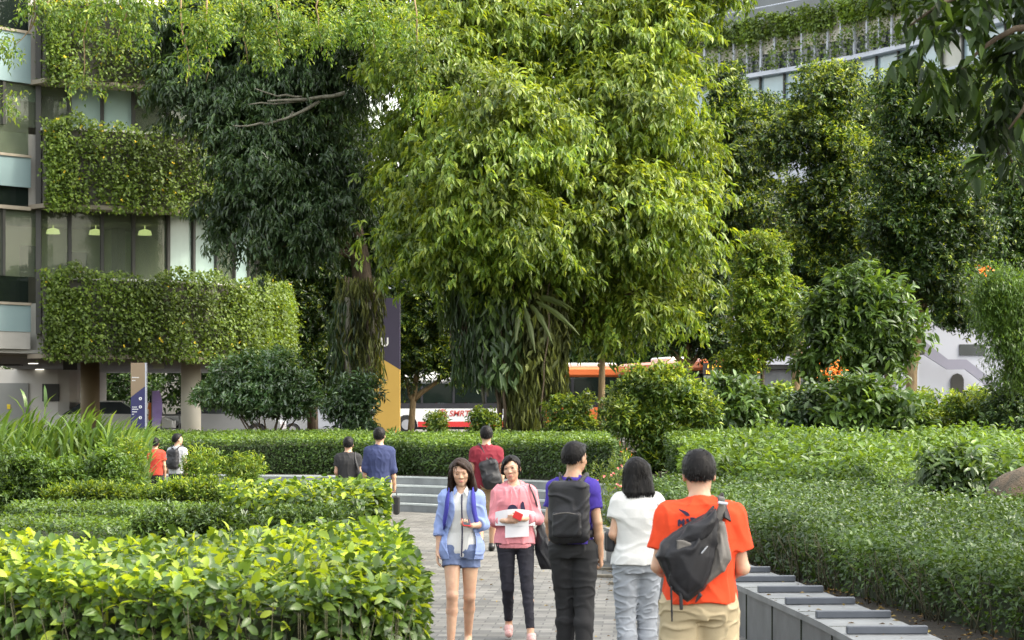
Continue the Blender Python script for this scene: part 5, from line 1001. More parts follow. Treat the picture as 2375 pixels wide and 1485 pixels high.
UPV = np.array((0, 0, 1.0))
def hand(fd, wrist, fdir, palm_n, side, curl=.5, sc=1.0, spread=.12):
    """palm + five bent fingers; palm_n = direction the palm faces, side=+1 if the thumb lies towards cross(fdir, palm_n)"""
    w = np.array(wrist, float); f = np.array(fdir, float); f /= np.linalg.norm(f); n = np.array(palm_n, float); n -= f * (n @ f); n /= np.linalg.norm(n); t = np.cross(f, n) * side
    fd.cap(w, w + f * .03 * sc, .021 * sc, .023 * sc, .01)
    for i, o in enumerate((-.026, -.009, .009, .026)): fd.cap(w + f * .02 * sc + t * o * .7 * sc, w + f * .088 * sc + t * o * sc, .012 * sc, .0115 * sc, .008)
    for i, (o, l) in enumerate(((.028, .068), (.0095, .078), (-.0095, .072), (-.027, .056))):
        b = w + f * .088 * sc + t * o * sc; a1 = curl * (1 + .12 * i); d1 = f * cos(a1 * .8) + n * sin(a1 * .8) + t * o * spread * 12; d1 /= np.linalg.norm(d1); a2 = a1 * 2.0; d2 = f * cos(a2) + n * sin(a2); l *= sc
        m1 = b + d1 * l * .5; fd.cap(b, m1, .0095 * sc, .0085 * sc, .004); a3 = a1 * 2.7; d3 = f * cos(a3) + n * sin(a3); m2 = m1 + d2 * l * .28; fd.cap(m1, m2, .0085 * sc, .0078 * sc, .003); fd.cap(m2, m2 + d3 * l * .22, .0078 * sc, .007 * sc, .003)
    tb = w + f * .03 * sc + t * .024 * sc; td = f * .62 + t * .65 + n * .4; td /= np.linalg.norm(td); m1 = tb + td * .04 * sc; fd.cap(tb, m1, .0125 * sc, .011 * sc, .008); td2 = f * .8 + t * .15 + n * .55; td2 /= np.linalg.norm(td2); fd.cap(m1, m1 + td2 * .03 * sc, .0105 * sc, .0085 * sc, .003)

class Person:
    """local frame: feet at z=0, 1.70 tall, facing -Y, own left = +X"""
    def __init__(s, label, H, loc, rz, female=False, h=.006, head=(0, 0, 0), lean=(0, 0), skin='skin', **J):
        s.sc = H / 1.70; s.f = female; s.h = h; s.root = thing('person', label, 'person', loc, rz); s.lean = lean; s.wd = J.pop('wd', 1.0); sw = (.146 if female else .168) * s.wd; hw = .088 if female else .09
        s.skin = M[skin]; lx, ly = lean
        def ln(z): q = max(0, (z - .95) / .5); return np.array((lx * q, ly * q))
        s.ln = ln; P = {}
        for sd, nm in ((1, 'l'), (-1, 'r')):
            P['sh' + nm] = (sd * (sw - .012) + ln(1.40)[0], .015 + ln(1.40)[1], 1.368); P['el' + nm] = (sd * (sw + .035) + ln(1.12)[0], .03 + ln(1.12)[1], 1.115); P['wr' + nm] = (sd * (sw + .045), -.02, .885)
            P['hip' + nm] = (sd * hw, .0, .90); P['kn' + nm] = (sd * (hw + .005), -.012, .49); P['an' + nm] = (sd * (hw - .005), .02, .085); P['toe' + nm] = (sd * (hw + .015), -.15, .03)
        P.update(J); s.P = {k: np.array(v, float) for k, v in P.items()}
        rx, ry, rzz = head; Rm = Matrix.Rotation(rzz, 3, 'Z') @ Matrix.Rotation(ry, 3, 'Y') @ Matrix.Rotation(rx, 3, 'X'); s.R = np.array(Rm); s.neck = np.array((lx * .95, .02 + ly * .95, 1.47)); s.headc = s.neck + s.R @ np.array((0, -.015, .125))
        s.bw = .85 if female else 1.0
    def H(s, p): return s.neck + s.R @ (np.array(p, float) - np.array((0, .02, 1.47)))   # head-frame point -> local
    def fld(s, lo, hi, h=None): return Field(lo, hi, h or s.h)
    def torso(s, g, z0=.88, z1=1.425, chest=0, hip=0):
        L = s.ln
        secs = [(.82, .150, .105), (.90, .168, .112), (.97, .160, .105), (1.06, .128, .088), (1.16, .135, .092), (1.26, .150, .108), (1.33, .155, .098), (1.39, .140, .078), (1.425, .085, .06)] if s.f else \
               [(.82, .150, .105), (.90, .165, .115), (.97, .162, .112), (1.06, .152, .105), (1.16, .160, .108), (1.26, .175, .115), (1.33, .180, .108), (1.39, .160, .088), (1.43, .095, .065)]
        out = []
        for z, rx, ry in secs:
            if z < z0 - .05 or z > z1 + .05: continue
            rx *= .95 * s.wd; out.append((z, L(z)[0], .012 + L(z)[1], rx + g + (hip if z < 1.0 else chest), ry + g + (hip if z < 1.0 else chest * .5)))
        out[0] = (z0, *out[0][1:]) if out[0][0] < z0 else out[0]; return out
    def body(s, hands=((0.4, 1), (0.4, 1)), palm=None, feet=True, arms=True):
        P = s.P; allp = np.array(list(P.values())); lo = np.minimum(allp.min(0), (-.26, -.25, 0)) - .14; hi = np.maximum(allp.max(0), (.26, .2, 1.74)) + .12; lo[2] = -.02; b = s.fld(lo, hi); k = .02; w = s.bw
        b.loft(s.torso(-.006), .03)
        for nm, sd in (('l', 1), ('r', -1)):
            sh, el, wr = P['sh' + nm], P['el' + nm], P['wr' + nm]
            b.cap(s.neck + (0, .01, -.035), sh + (0, .0, .0), .05 * w, .052 * w, .04); b.cap(sh, el, .05 * w, .037 * w, .02); b.cap(el, el * .55 + wr * .45, .037 * w, .037 * w, .012); b.cap(el * .6 + wr * .4, wr, .037 * w, .024 * w, .015)
            hip, kn, an, toe = P['hip' + nm], P['kn' + nm], P['an' + nm], P['toe' + nm]
            b.cap(hip, kn, .085, .052 * (.95 if s.f else 1), .03); mid = kn * .68 + an * .32 + np.array((0, .02, 0)); b.cap(kn, mid, .05, .053 * (.95 if s.f else 1), .02); b.cap(mid, an, .052 * (.95 if s.f else 1), .033, .02)
            b.cap(an + (0, .02, -.03), toe * .5 + an * .5 + (0, 0, -.03), .034, .034, .02); b.cap(toe * .6 + an * .4 + (0, 0, -.025), toe, .036, .024, .015)
            if arms:
                cu = hands[0 if nm == 'l' else 1]; fdv = (wr - el) if palm is None or palm.get(nm) is None else np.array(palm[nm][0], float); pn = np.array((-sd * 1.0, 0.0, 0.0)) if palm is None or palm.get(nm) is None else np.array(palm[nm][1], float)
                # thumb side: forward for hanging arms
                f = fdv / np.linalg.norm(fdv); t = np.cross(f, pn); want = np.array((0, -1.0, 0)) if palm is None or palm.get(nm) is None else np.array(palm[nm][2], float); hand(b, wr, f, pn, 1 if t @ want > 0 else -1, cu[0], .98 * (.92 if s.f else 1))
        b.cap(s.neck + (0, .005, -.06), s.H((0, .012, 1.56)), .053 * (.86 if s.f else 1.06), .050 * (.86 if s.f else 1.08), .03)
        H = s.H; R_ = s.R
        b.ell(H((0, .018, 1.625)), (.076, .096, .082), .01, Rm=R_); b.ell(H((0, -.012, 1.585)), (.066, .078, .085), .03, Rm=R_); b.ell(H((0, -.035, 1.535)), (.045 if s.f else .052, .045, .045), .03, Rm=R_); b.ell(H((0, -.066, 1.503)), (.019, .016, .016), .02, Rm=R_)
        for sx in (-1, 1):
            b.ell(H((sx * .078, .015, 1.588)), (.010, .020, .032), .006, Rm=R_); b.ell(H((sx * .036, -.068, 1.575)), (.024, .016, .022), .015, Rm=R_); b.ell(H((sx * .031, -.090, 1.606)), (.017, .012, .010), .01, 's', Rm=R_); b.ell(H((sx * .031, -.076, 1.604)), (.0155, .012, .0085), .004, Rm=R_)
            b.ell(H((sx * .013, -.088, 1.565)), (.0085, .009, .007), .006, Rm=R_)
        b.ell(H((0, -.077, 1.622)), (.045, .016, .012), .015, Rm=R_); b.cap(H((0, -.080, 1.608)), H((0, -.102, 1.568)), .008, .0105, .012); b.ell(H((0, -.084, 1.535)), (.022, .010, .006), .006, Rm=R_); b.ell(H((0, -.083, 1.526)), (.018, .010, .006), .006, Rm=R_)
        o = link('body', b.mesh('body', s.sc), s.skin, s.root); s.bodyf = b; return o
    def face(s, closed=False):
        H = s.H; R_ = s.R
        for sx in (-1, 1):
            m = MB(); pts = [H((sx * (.014 + .036 * t), -.090 + .020 * t * t, 1.620 + .006 * sin(t * 2.6))) for t in np.linspace(0, 1, 6)]; m.tube([p * s.sc for p in pts], [.0018, .003, .0032, .003, .0022, .001], 6); m.build('eyebrow', M['brow'], s.root)
            g = s.fld(H((sx * .031, -.08, 1.604)) - .03, H((sx * .031, -.08, 1.604)) + .03, .0015)
            if closed: pass
            else: g.ell(H((sx * .031, -.0835, 1.6035)), (.0125, .007, .0048), .001, Rm=R_); link('eye', g.mesh('eye', s.sc), M['eyewhite'], s.root)
            m = MB(); zz = 1.6035 if not closed else 1.600
            pts = [H((sx * (.031 + .014 * t), -.0905 + .003 * t * t + (.003 if closed else 0), zz + (.0052 * (1 - t * t) if not closed else -.002 * (1 - t * t)))) for t in np.linspace(-1, 1, 7)]; m.tube([p * s.sc for p in pts], [.0008, .0016, .002, .002, .002, .0018, .001], 6); m.build('eyelash', M['eye'], s.root)
            if not closed:
                m = MB(); c = H((sx * .031, -.0875, 1.6035)); c2 = H((sx * .031, -.0912, 1.6035)); m.tube([c * s.sc, c2 * s.sc], [.0058, .005], 12); m.build('iris', M['eye'], s.root)
        g = s.fld(H((0, -.09, 1.53)) - .04, H((0, -.09, 1.53)) + .04, .0015); g.ell(H((0, -.0875, 1.5365)), (.020, .0095, .0045), .003, Rm=R_); g.ell(H((0, -.0865, 1.5285)), (.017, .0100, .0052), .001, Rm=R_); link('mouth', g.mesh('mouth', s.sc), M['lip'], s.root)
    def hair(s, kind='short', mt='hair', part=0.0):
        H = s.H; R_ = s.R; c = H((0, .02, 1.6)); lo = c - (.17, .17, .34 if kind != 'short' else .17); hi = c + (.17, .17, .17); g = s.fld(lo, hi, min(s.h, .005))
        g.ell(H((0, .026, 1.636)), (.088, .104, .090), .01, Rm=R_)
        if kind == 'short':
            g.ell(H((0, .055, 1.60)), (.082, .078, .085), .02, Rm=R_); g.ell(H((0, -.045, 1.69)), (.06, .045, .03), .03, Rm=R_)
            inv = lambda x, y, z: None
            def cutf(x, y, z):
                n = s.neck; dx, dy, dz = x - n[0], y - n[1], z - n[2]; hx = R_[0][0] * dx + R_[1][0] * dy + R_[2][0] * dz; hy = R_[0][1] * dx + R_[1][1] * dy + R_[2][1] * dz + .02; hz = R_[0][2] * dx + R_[1][2] * dy + R_[2][2] * dz + 1.47
                d1 = (1.655 - hz) * .7 + (-hy - .015) * .7      # clears the face
                d2 = 1.552 - hz - .0 * hy; d3 = np.where(hy < .03, 1.60 - hz, -1.0) ; return np.maximum(np.maximum(d1, d2), d3)
            g.cut(cutf)
            g.wrinkle(.002, 150, 3, .5)
        else:
            ln = {'long': .21, 'bob': .185, 'tail': .05}[kind]; bz = 1.60 - ln
            if kind == 'tail': g.ell(H((-.03, .05, 1.57)), (.075, .07, .08), .03, Rm=R_)
            else:
                for sx in (-1, 1):
                    g.cap(H((sx * .055, .045, 1.62)), H((sx * .085, .03, bz + .03)), .045, .040, .03)
                for sx in (-.5, 0, .5): g.cap(H((sx * .09, .07, 1.62)), H((sx * .13, .075, bz + .025)), .05, .045, .04)
                if kind == 'long':
                    g.cap(H((-.085, .0, 1.60)), H((-.105, -.03, bz + .02)), .024, .028, .02); g.cap(H((.085, .0, 1.60)), H((.12, -.03, bz + .0)), .028, .034, .02)
            def cutf(x, y, z):
                n = s.neck; dx, dy, dz = x - n[0], y - n[1], z - n[2]; hx = R_[0][0] * dx + R_[1][0] * dy + R_[2][0] * dz; hy = R_[0][1] * dx + R_[1][1] * dy + R_[2][1] * dz + .02; hz = R_[0][2] * dx + R_[1][2] * dy + R_[2][2] * dz + 1.47
                line = 1.672 - np.abs(hx - part) * (.35) - np.maximum(0, (hx - part) * np.sign(part + 1e-6) * 0) ; fr = np.maximum(line - hz, hy + .0); face = np.minimum(-(hy + .028), (line - hz)); face = np.minimum(face, .068 - np.abs(hx)); face = np.minimum(face, hz - 1.40) if kind == 'long' else face; return np.maximum(face, (bz - hz))
            g.cut(cutf)
            g.wrinkle(.003, 160, 3, .12)
        me = g.mesh('hair', s.sc); o = link('hair', me, M[mt], s.root)
        V = np.zeros(len(me.vertices) * 3, np.float32); me.vertices.foreach_get('co', V); V = V.reshape(-1, 3).astype(float); cc = H((0, .02, 1.63)) * s.sc; O = nrm(V - cc); ns = 2600 if kind == 'short' else 3000; ii = rng.integers(0, len(V), ns); V, O = V[ii], O[ii]
        ok = (V[:, 2] > (s.neck[2] + .13) * s.sc) | (O[:, 1] > .2) if kind == 'short' else np.ones(len(V), bool); V, O = V[ok], O[ok]
        if kind == 'short': D = nrm(O * (.10 + .35 * (rng.random((len(V), 1)) < .12)) + UP * -1.0 * (1.15 - np.clip(O[:, 2:3], 0, 1)) + np.array((.3, -.6, 0)) * np.clip(O[:, 2:3], 0, 1) + rng.normal(size=O.shape) * .22); Ls = .018 * s.sc * (.5 + rng.random(len(V))); wd_ = .005
        else: D = nrm(-UP + O * .12 + rng.normal(size=O.shape) * .07); Ls = .06 * s.sc * (.5 + rng.random(len(V))); wd_ = .0045; V = V + O * .0015
        if kind != 'short': lim = (bz - .012) * s.sc; Ls = np.minimum(Ls, np.maximum(.004, V[:, 2] - lim))
        link('hair_strands', leaf_mesh('hair_strands', V - O * .002, D, O + rng.normal(size=O.shape) * .2, Ls, wd_, 'flat'), M[mt], s.root)['kind'] = 'stuff'
        if kind in ('long', 'tail'):       # fringe swept to one side
            q = s.fld(c - .17, c + .17, .005); sg = 1 if part <= 0 else -1
            for i in range(5):
                t = i / 4; a = H((part, -.070 + .01 * t, 1.700 - .01 * t)); m_ = H((part + sg * (.035 + .012 * t), -.086 + .018 * t, 1.675 - .004 * t)); e = H((part + sg * .115 * (.8 + .1 * t), -.045 + .02 * t, 1.61 - .02 * t)); q.cap(a, m_, .014, .014, .01); q.cap(m_, e, .014, .011, .01)
            q.wrinkle(.002, 170, 5, .3); link('fringe', q.mesh('fringe', s.sc), M[mt], s.root)
        return o
    def shirt(s, mt, hem=.86, g=.022, sleeve=.55, slr=.075, name='shirt', chest=0, hip=.0, wr=.004, seed=1, neck=.058, vneck=False, cut=None, slend=None, frq=46, cuff=None, k=.035):
        P = s.P; allp = np.array([P['shl'], P['shr'], P['ell'], P['elr'], P['wrl'], P['wrr']]); lo = np.minimum(allp.min(0), (-.26, -.2, hem)) - .1; hi = np.maximum(allp.max(0), (.26, .2, 1.5)) + .1; lo[2] = min(lo[2], hem - .02); b = s.fld(lo, hi)
        sec = s.torso(g, hem, 1.43, chest, hip); b.loft(sec, .02)
        for nm in 'lr':
            sh, el, w_ = P['sh' + nm], P['el' + nm], P['wr' + nm]
            b.cap(s.neck + (0, .012, -.045), sh, .050 * s.bw + g * .35, .052 * s.bw + g * .65, .04)
            if sleeve <= 1: e = sh + (el - sh) * sleeve; b.cap(sh, e, .053 * s.bw + g * .7, slr, k, flat=True)
            else:
                e = el + (w_ - el) * (sleeve - 1); b.cap(sh, el, .053 * s.bw + g * .7, slr, k); b.cap(el, e, slr, slr * .8 if cuff is None else cuff, .02, flat=True)
        b.wrinkle(wr, frq, seed, .55)
        b.cap(s.neck + (0, -.008, -.02), s.neck + (0, -.02, .12), neck, neck, .006, 's')
        if vneck: b.cap(s.neck + (0, -.06, -.13), s.neck + (0, -.05, .1), .012, .07, .006, 's')
        b.cut(lambda x, y, z: hem + .006 * np.sin(x * 22 + seed) + .004 * np.sin(y * 40) - z + 0 * x)
        if cut is not None: b.cut(cut)
        o = link(name, b.mesh(name, s.sc), M[mt], s.root); s.shirtf = b; return o
    def pants(s, mt, top=.97, hemt=1.0, g=.012, r0=.1, r1=.075, r2=.07, name='trousers', wr=.004, seed=2, frq=40, to=None, hipx=.0):
        """to: fraction down the leg: 1 = ankle, <1 above"""
        P = s.P; allp = np.array([P['knl'], P['knr'], P['anl'], P['anr']]); lo = np.minimum(allp.min(0), (-.24, -.2, .0)) - .1; hi = np.maximum(allp.max(0), (.24, .2, top)) + .1; lo[2] = 0; hi[2] = top + .03; b = s.fld(lo, hi)
        b.loft([(.84, 0, .012, .150 + g, .108 + g), (.90, 0, .014, .168 + g + hipx, .118 + g), (.95, 0, .012, .160 + g, .110 + g), (top, s.ln(top)[0], .012, .148 + g, .102 + g)], .02)
        for nm in 'lr':
            hip, kn, an = P['hip' + nm], P['kn' + nm], P['an' + nm]
            if hemt <= 1: e = hip + (kn - hip) * hemt; b.cap(hip, e, r0, r1, .04, flat=True)
            else: e = kn + (an - kn) * (hemt - 1); b.cap(hip, kn, r0, r1, .03); mid = kn * .6 + e * .4 + (0, .012, 0); b.cap(kn, mid, r1, (r1 + r2) / 2, .02); b.cap(mid, e, (r1 + r2) / 2, r2, .02, flat=True)
        b.wrinkle(wr, frq, seed, 1.2); b.cut(lambda x, y, z: z - top + 0 * x + 0 * y)
        o = link(name, b.mesh(name, s.sc), M[mt], s.root); return o
    def shoes(s, mt, sole='white', slip=False):
        for nm in 'lr':
            an, toe = s.P['an' + nm], s.P['toe' + nm]; b = s.fld(np.minimum(an, toe) - .08, np.maximum(an, toe) + .08, .006); up = np.array((0, 0, 1))
            b.cap(an + (0, .03, -.035), toe * .5 + an * .5 + (0, 0, -.03), .042, .041, .02); b.cap(toe * .6 + an * .4 + (0, 0, -.02), toe + (0, -.01, .005), .042, .032, .02)
            if not slip: b.cap(an + (0, .01, -.02), an + (0, .005, .02), .042, .045, .02, flat=True)
            link('shoe', b.mesh('shoe', s.sc), M[mt], s.root)
    def strap(s, pts, w, th, name, mt, parent, nrm_=None):
        """flat band through local points"""
        pts = [np.array(p, float) * s.sc for p in pts]; q = []; 
        for i in range(len(pts) - 1):
            for t in np.linspace(0, 1, 5)[:-1]: q.append(pts[i] * (1 - t) + pts[i + 1] * t)
        q.append(pts[-1]); q = np.array(q)
        for _ in range(3): q[1:-1] = (q[:-2] + 2 * q[1:-1] + q[2:]) / 4
        m = MB(); vs = []; fs = []
        for i, p in enumerate(q):
            t = q[min(i + 1, len(q) - 1)] - q[max(i - 1, 0)]; t /= np.linalg.norm(t); out = p - np.array((s.ln(p[2] / s.sc)[0] * s.sc, .01, p[2] - .0)); out = out if nrm_ is None else np.array(nrm_, float); out = out - t * (out @ t); out /= np.linalg.norm(out) + 1e-9; sd = np.cross(t, out); vs += [p + sd * w / 2 - out * th / 2, p + sd * w / 2 + out * th / 2, p - sd * w / 2 + out * th / 2, p - sd * w / 2 - out * th / 2]
        for i in range(len(q) - 1):
            for k in range(4): fs.append((i * 4 + k, i * 4 + (k + 1) % 4, i * 4 + 4 + (k + 1) % 4, i * 4 + 4 + k))
        m.add(vs, fs); return m.build(name, mt, parent, True)

def frame_of(p, z=0.0):   # a thing carried by person p, sharing its place and heading
    return tuple(p.root.location), p.root.rotation_euler[2]
def carried(p, name, label, cat): l, r = frame_of(p); return thing(name, label, cat, l, r)

M['blue_sh'] = cloth('pale_blue_cotton', (.23, .30, .54)); M['white_sh'] = cloth('white_cotton', (.58, .58, .57), .05); M['pink'] = cloth('pink_fleece', (.66, .25, .28)); M['denim_l'] = cloth('light_denim', (.12, .155, .27), .2, 14); M['blk'] = cloth('black_cloth', (.018, .018, .022), .3); M['blkjean'] = cloth('black_denim', (.022, .022, .030), .3)
M['purple'] = cloth('violet_cotton', (.055, .035, .27)); M['greyjean'] = cloth('grey_jeans', (.29, .31, .345), .12, 7); M['red'] = cloth('orange_red_cotton', (.70, .065, .02), .08); M['khaki'] = cloth('khaki_cotton', (.42, .345, .22), .08); M['maroon'] = cloth('maroon_cotton', (.17, .018, .03)); M['navy_sh'] = cloth('navy_cotton', (.035, .045, .11)); M['grey_t'] = cloth('grey_marl', (.36, .37, .39)); M['char'] = cloth('charcoal_cotton', (.028, .028, .03)); M['beige'] = cloth('beige_cotton', (.30, .22, .13)); M['orange_sh'] = cloth('orange_cloth', (.6, .17, .03)); M['red_sh'] = cloth('dull_red_cotton', (.42, .05, .03))
M['nylon'] = mat('black_nylon', (.012, .012, .015), .55, .3, 12, spec=.4, bmp=.4, bdist=.003); M['nylon_g'] = mat('grey_nylon', (.13, .12, .11), .55, .2, 8, spec=.4, bmp=.3); M['royal'] = cloth('royal_blue_webbing', (.045, .045, .28)); M['paper'] = mat('paper_white', (.72, .72, .74), .7, .03, 4, bmp=0); M['red_ph'] = mat('red_phone_case', (.55, .03, .03), .35, .05, 5, bmp=0); M['sandal'] = mat('pink_sandal', (.60, .34, .32), .6, .1, 5); M['navyprint'] = mat('navy_print', (.02, .018, .05), .7, .1, 8, bmp=0); M['leather'] = mat('black_leather', (.012, .012, .013), .35, .3, 8, spec=.5)
def at_px(px, s_): d = F / s_; return (X_(px, d), d, 0.012)

# --- woman in the pale blue open shirt, looking down at a red phone
w1 = Person('young woman in open pale blue shirt and denim shorts walking, looking down at phone', 1.553, at_px(1070, 285), R(-3), True, .0048, head=(R(9), R(-3), R(4)),
            elr=(-.188, .02, 1.12), wrr=(-.205, -.03, .89), ell=(.195, .04, 1.13), wrl=(.10, -.185, 1.125), knl=(.072, .0, .485), anl=(.05, .15, .14), toel=(.055, .02, .05), knr=(-.072, -.11, .50), anr=(-.085, -.12, .09), toer=(-.09, -.27, .03), hipl=(.082, 0, .9), hipr=(-.082, 0, .9))
w1.body(hands=((.75, 1), (.35, 1)), palm={'l': ((-.45, -.75, .15), (-.25, .35, .9), (-.8, 0, .5)), 'r': None}); w1.face(closed=True); w1.hair('long', 'hair_b', part=-.02)
w1.shirt('white_sh', .84, .012, .3, .06, 'blouse', seed=4, wr=.0035, neck=.05, vneck=True, frq=40)
def openfront(x, y, z):   # the blue shirt hangs open in front
    half = .055 + .07 * np.clip((1.38 - z) / .5, 0, 1) + .02 * np.sin(z * 14); return np.minimum(half - np.abs(x - .005 + .02 * (z - 1.1)), -(y - .0))
w1.shirt('blue_sh', .80, .030, 1.38, .052, 'overshirt', seed=9, wr=.0055, hip=.016, cut=openfront, cuff=.062, frq=44, neck=.062)
for nm, sx in (('r', -1), ('l', 1)):   # rolled cuffs, collar wings
    el, wr_ = w1.P['el' + nm], w1.P['wr' + nm]; a = el + (wr_ - el) * .22; b_ = el + (wr_ - el) * .42; g = w1.fld(np.minimum(a, b_) - .09, np.maximum(a, b_) + .09, .005); g.cap(a, b_, .055, .057, .01, flat=True); g.wrinkle(.003, 60, 3); link('cuff', g.mesh('cuff', w1.sc), M['blue_sh'], w1.root)
    cb = MB(); q = lambda x, y, z: np.array((x, y, z)) * w1.sc
    a0, a1, a2, a3 = q(sx * .050, .0, 1.475), q(sx * .064, -.055, 1.445), q(sx * .060, -.098, 1.385), q(sx * .030, -.088, 1.425); cb.add([a0, a1, a2, a3, a0 + (0, -.006, .003), a1 + (0, -.006, .003), a2 + (0, -.006, 0), a3 + (0, -.006, .003)], [(0, 1, 2, 3), (7, 6, 5, 4), (0, 4, 5, 1), (1, 5, 6, 2), (2, 6, 7, 3), (3, 7, 4, 0)]); cb.build('collar', M['blue_sh' if sx < 0 else 'white_sh'], w1.root)
w1.strap([(.012, -.088, 1.40), (.012, -.125, 1.30), (.016, -.130, 1.2), (.016, -.108, 1.05), (.014, -.125, .93), (.012, -.138, .85)], .012, .004, 'placket', M['navyprint'], w1.root, (0, -1, 0))
w1.pants('denim_l', .96, .36, .004, .094, .090, name='shorts', wr=.003)
bp = carried(w1, 'backpack', 'royal blue backpack worn by the woman in pale blue shirt', 'backpack')
for sx in (-1, 1): w1.strap([(sx * .105, .10, 1.38), (sx * .108, .02, 1.462), (sx * .112, -.06, 1.435), (sx * .116, -.128, 1.34), (sx * .125, -.135, 1.24), (sx * .15, -.10, 1.13), (sx * .16, .02, 1.08)], .042, .008, 'strap', M['royal'], bp)
g = Field((-.2, .08, .95), (.2, .36, 1.48), .008); g.box((0, .20, 1.22), (.13, .085, .2), .05); g.wrinkle(.004, 40, 8); link('bag_body', g.mesh('bag_body', w1.sc), M['royal'], bp)
ph = carried(w1, 'phone', 'red cased phone held low by the woman in pale blue shirt', 'phone'); m = MB(); m.box((0, 0, 0), (.066, .125, .009), bev=.003); o = m.build('case', M['red_ph'], ph); MB().box((0, 0, .0055), (.058, .112, .002)).build('screen', M['glass_bk'], o); o.location = np.array((.062, -.262, 1.158)) * w1.sc; o.rotation_euler = (R(24), R(6), R(14))

# --- woman in the pink hoodie hugging papers
w2 = Person('young woman in pink hoodie and black jeans walking, head tilted, hugging papers', 1.56, at_px(1195, 271), R(2), True, .0048, head=(R(2), R(-9), R(-14)), lean=(-.012, 0),
            ell=(.205, -.03, 1.13), wrl=(.045, -.225, 1.135), elr=(-.2, -.01, 1.115), wrr=(-.095, -.20, 1.115), knl=(.108, -.09, .49), anl=(.135, -.19, .09), toel=(.145, -.335, .03), knr=(-.07, .0, .485), anr=(-.055, .16, .15), toer=(-.06, .03, .06))
w2.body(hands=((.55, 1), (.5, 1)), palm={'l': ((-1, -.10, .05), (0, 1, 0), (0, 0, 1)), 'r': ((1, -.12, .12), (0, 1, 0), (0, 0, 1))}); w2.face(); w2.hair('tail', 'hair', part=.02)
def hemband(x, y, z): return -1.0 + 0 * x + 0 * y + 0 * z
w2.shirt('pink', .88, .034, 1.62, .056, 'hoodie', seed=12, wr=.0075, cuff=.05, frq=40, chest=.006)
g = Field((-.2, -.16, .82), (.2, .2, .96), .005); g.loft([(.858, 0, .012, .172, .128), (.885, 0, .012, .180, .134), (.905, 0, .012, .176, .13)], .01); g.wrinkle(.002, 120, 2, .1); link('hem_band', g.mesh('hem_band', w2.sc), M['pink'], w2.root)
g = Field((-.2, -.16, 1.3), (.2, .2, 1.56), .005)
for i in range(14):
    a0 = 2 * pi * i / 14; a1 = 2 * pi * (i + 1) / 14; pf = lambda a: (w2.neck[0] + .088 * cos(a), .01 + .082 * sin(a), 1.435 + .028 * sin(a)); g.cap(pf(a0), pf(a1), .021 + .008 * max(0, sin(a0)), .021 + .008 * max(0, sin(a1)), .01)
g.wrinkle(.003, 60, 6); link('hood', g.mesh('hood', w2.sc), M['pink'], w2.root)
for x0, x1, ze in ((-.035, -.050, 1.25), (.05, .022, 1.24)): w2.strap([(x0 - .01, -.095, 1.415), (x0, -.132, 1.36), (x1, -.142, ze)], .008, .007, 'drawstring', M['pink'], w2.root, (0, -1, 0))
m = MB()
def flat_print(m, poly, yf, sc_): n = len(poly); m.add([(x * sc_, (yf(x, z)) * sc_, z * sc_) for x, z in poly] + [(x * sc_, (yf(x, z) - .003) * sc_, z * sc_) for x, z in poly], [tuple(range(n)), tuple(range(2 * n - 1, n - 1, -1))] + [(i, n + i, n + (i + 1) % n, (i + 1) % n) for i in range(n)])
yf = lambda x, z: -.147 + .9 * (x + .01) ** 2 - .0 * z
flat_print(m, [(-.078, 1.20)] + [(-.03 + .048 * cos(a), 1.215 + .05 * sin(a)) for a in np.linspace(pi, 0, 9)] + [(.018, 1.20)], yf, w2.sc); m.build('printed_logo', M['navyprint'], w2.root)
m = MB(); flat_print(m, [(.045, 1.20), (.045, 1.27), (.060, 1.295), (.075, 1.285), (.092, 1.20)], yf, w2.sc); m.build('printed_logo', M['navyprint'], w2.root)
w2.pants('blkjean', .95, 1.93, .0, .090, .058, .040, name='jeans', wr=.0028, frq=55)
for nm in 'lr':
    an, toe = w2.P['an' + nm], w2.P['toe' + nm]; g = w2.fld(np.minimum(an, toe) - .08, np.maximum(an, toe) + .08, .005); g.cap(an + (0, .03, -.068), toe + (0, -.01, -.008), .036, .036, .01); g.cut(lambda x, y, z: z - (min(toe[2], an[2]) - .01) - .012 + 0 * x + 0 * y) if False else None; g.cap(toe * .55 + an * .45 + (.0, 0, .0), toe * .75 + an * .25, .043, .039, .005); g.cap(an + (0, .02, .0), an + (0, -.07, .01), .036, .034, .01, 's'); link('sandal', g.mesh('sandal', w2.sc), M['sandal'], w2.root)
pp_ = carried(w2, 'paper_stack', 'curved white papers hugged against the pink hoodie', 'papers')
def sheet(x0, x1, z0, z1, y, curve, name, tilt=0.0, n=10):
    m = MB(); vs = []; fs = []
    for i in range(n + 1):
        t = i / n; x = x0 + (x1 - x0) * t; yy = y + curve * (2 * t - 1) ** 2
        for z in (z0 + tilt * (t - .5), z1 + tilt * (t - .5) - .03 * (2 * t - 1) ** 2 * (1 if curve else 0)): vs += [(x * w2.sc, yy * w2.sc, z * w2.sc), (x * w2.sc, (yy - .004) * w2.sc, z * w2.sc)]
    for i in range(n):
        b = i * 4; fs += [(b, b + 2, b + 6, b + 4), (b + 1, b + 5, b + 7, b + 3), (b, b + 4, b + 5, b + 1), (b + 2, b + 3, b + 7, b + 6)]
    fs += [(0, 1, 3, 2), (n * 4, n * 4 + 2, n * 4 + 3, n * 4 + 1)]; m.add(vs, fs); return m.build(name, M['paper'], pp_)
sheet(-.19, .18, 1.07, 1.225, -.185, .06, 'curled_sheet'); sheet(-.10, .12, .965, 1.14, -.172, 0, 'sheet', .012); sheet(-.15, .14, 1.10, 1.205, -.179, .04, 'clipboard')
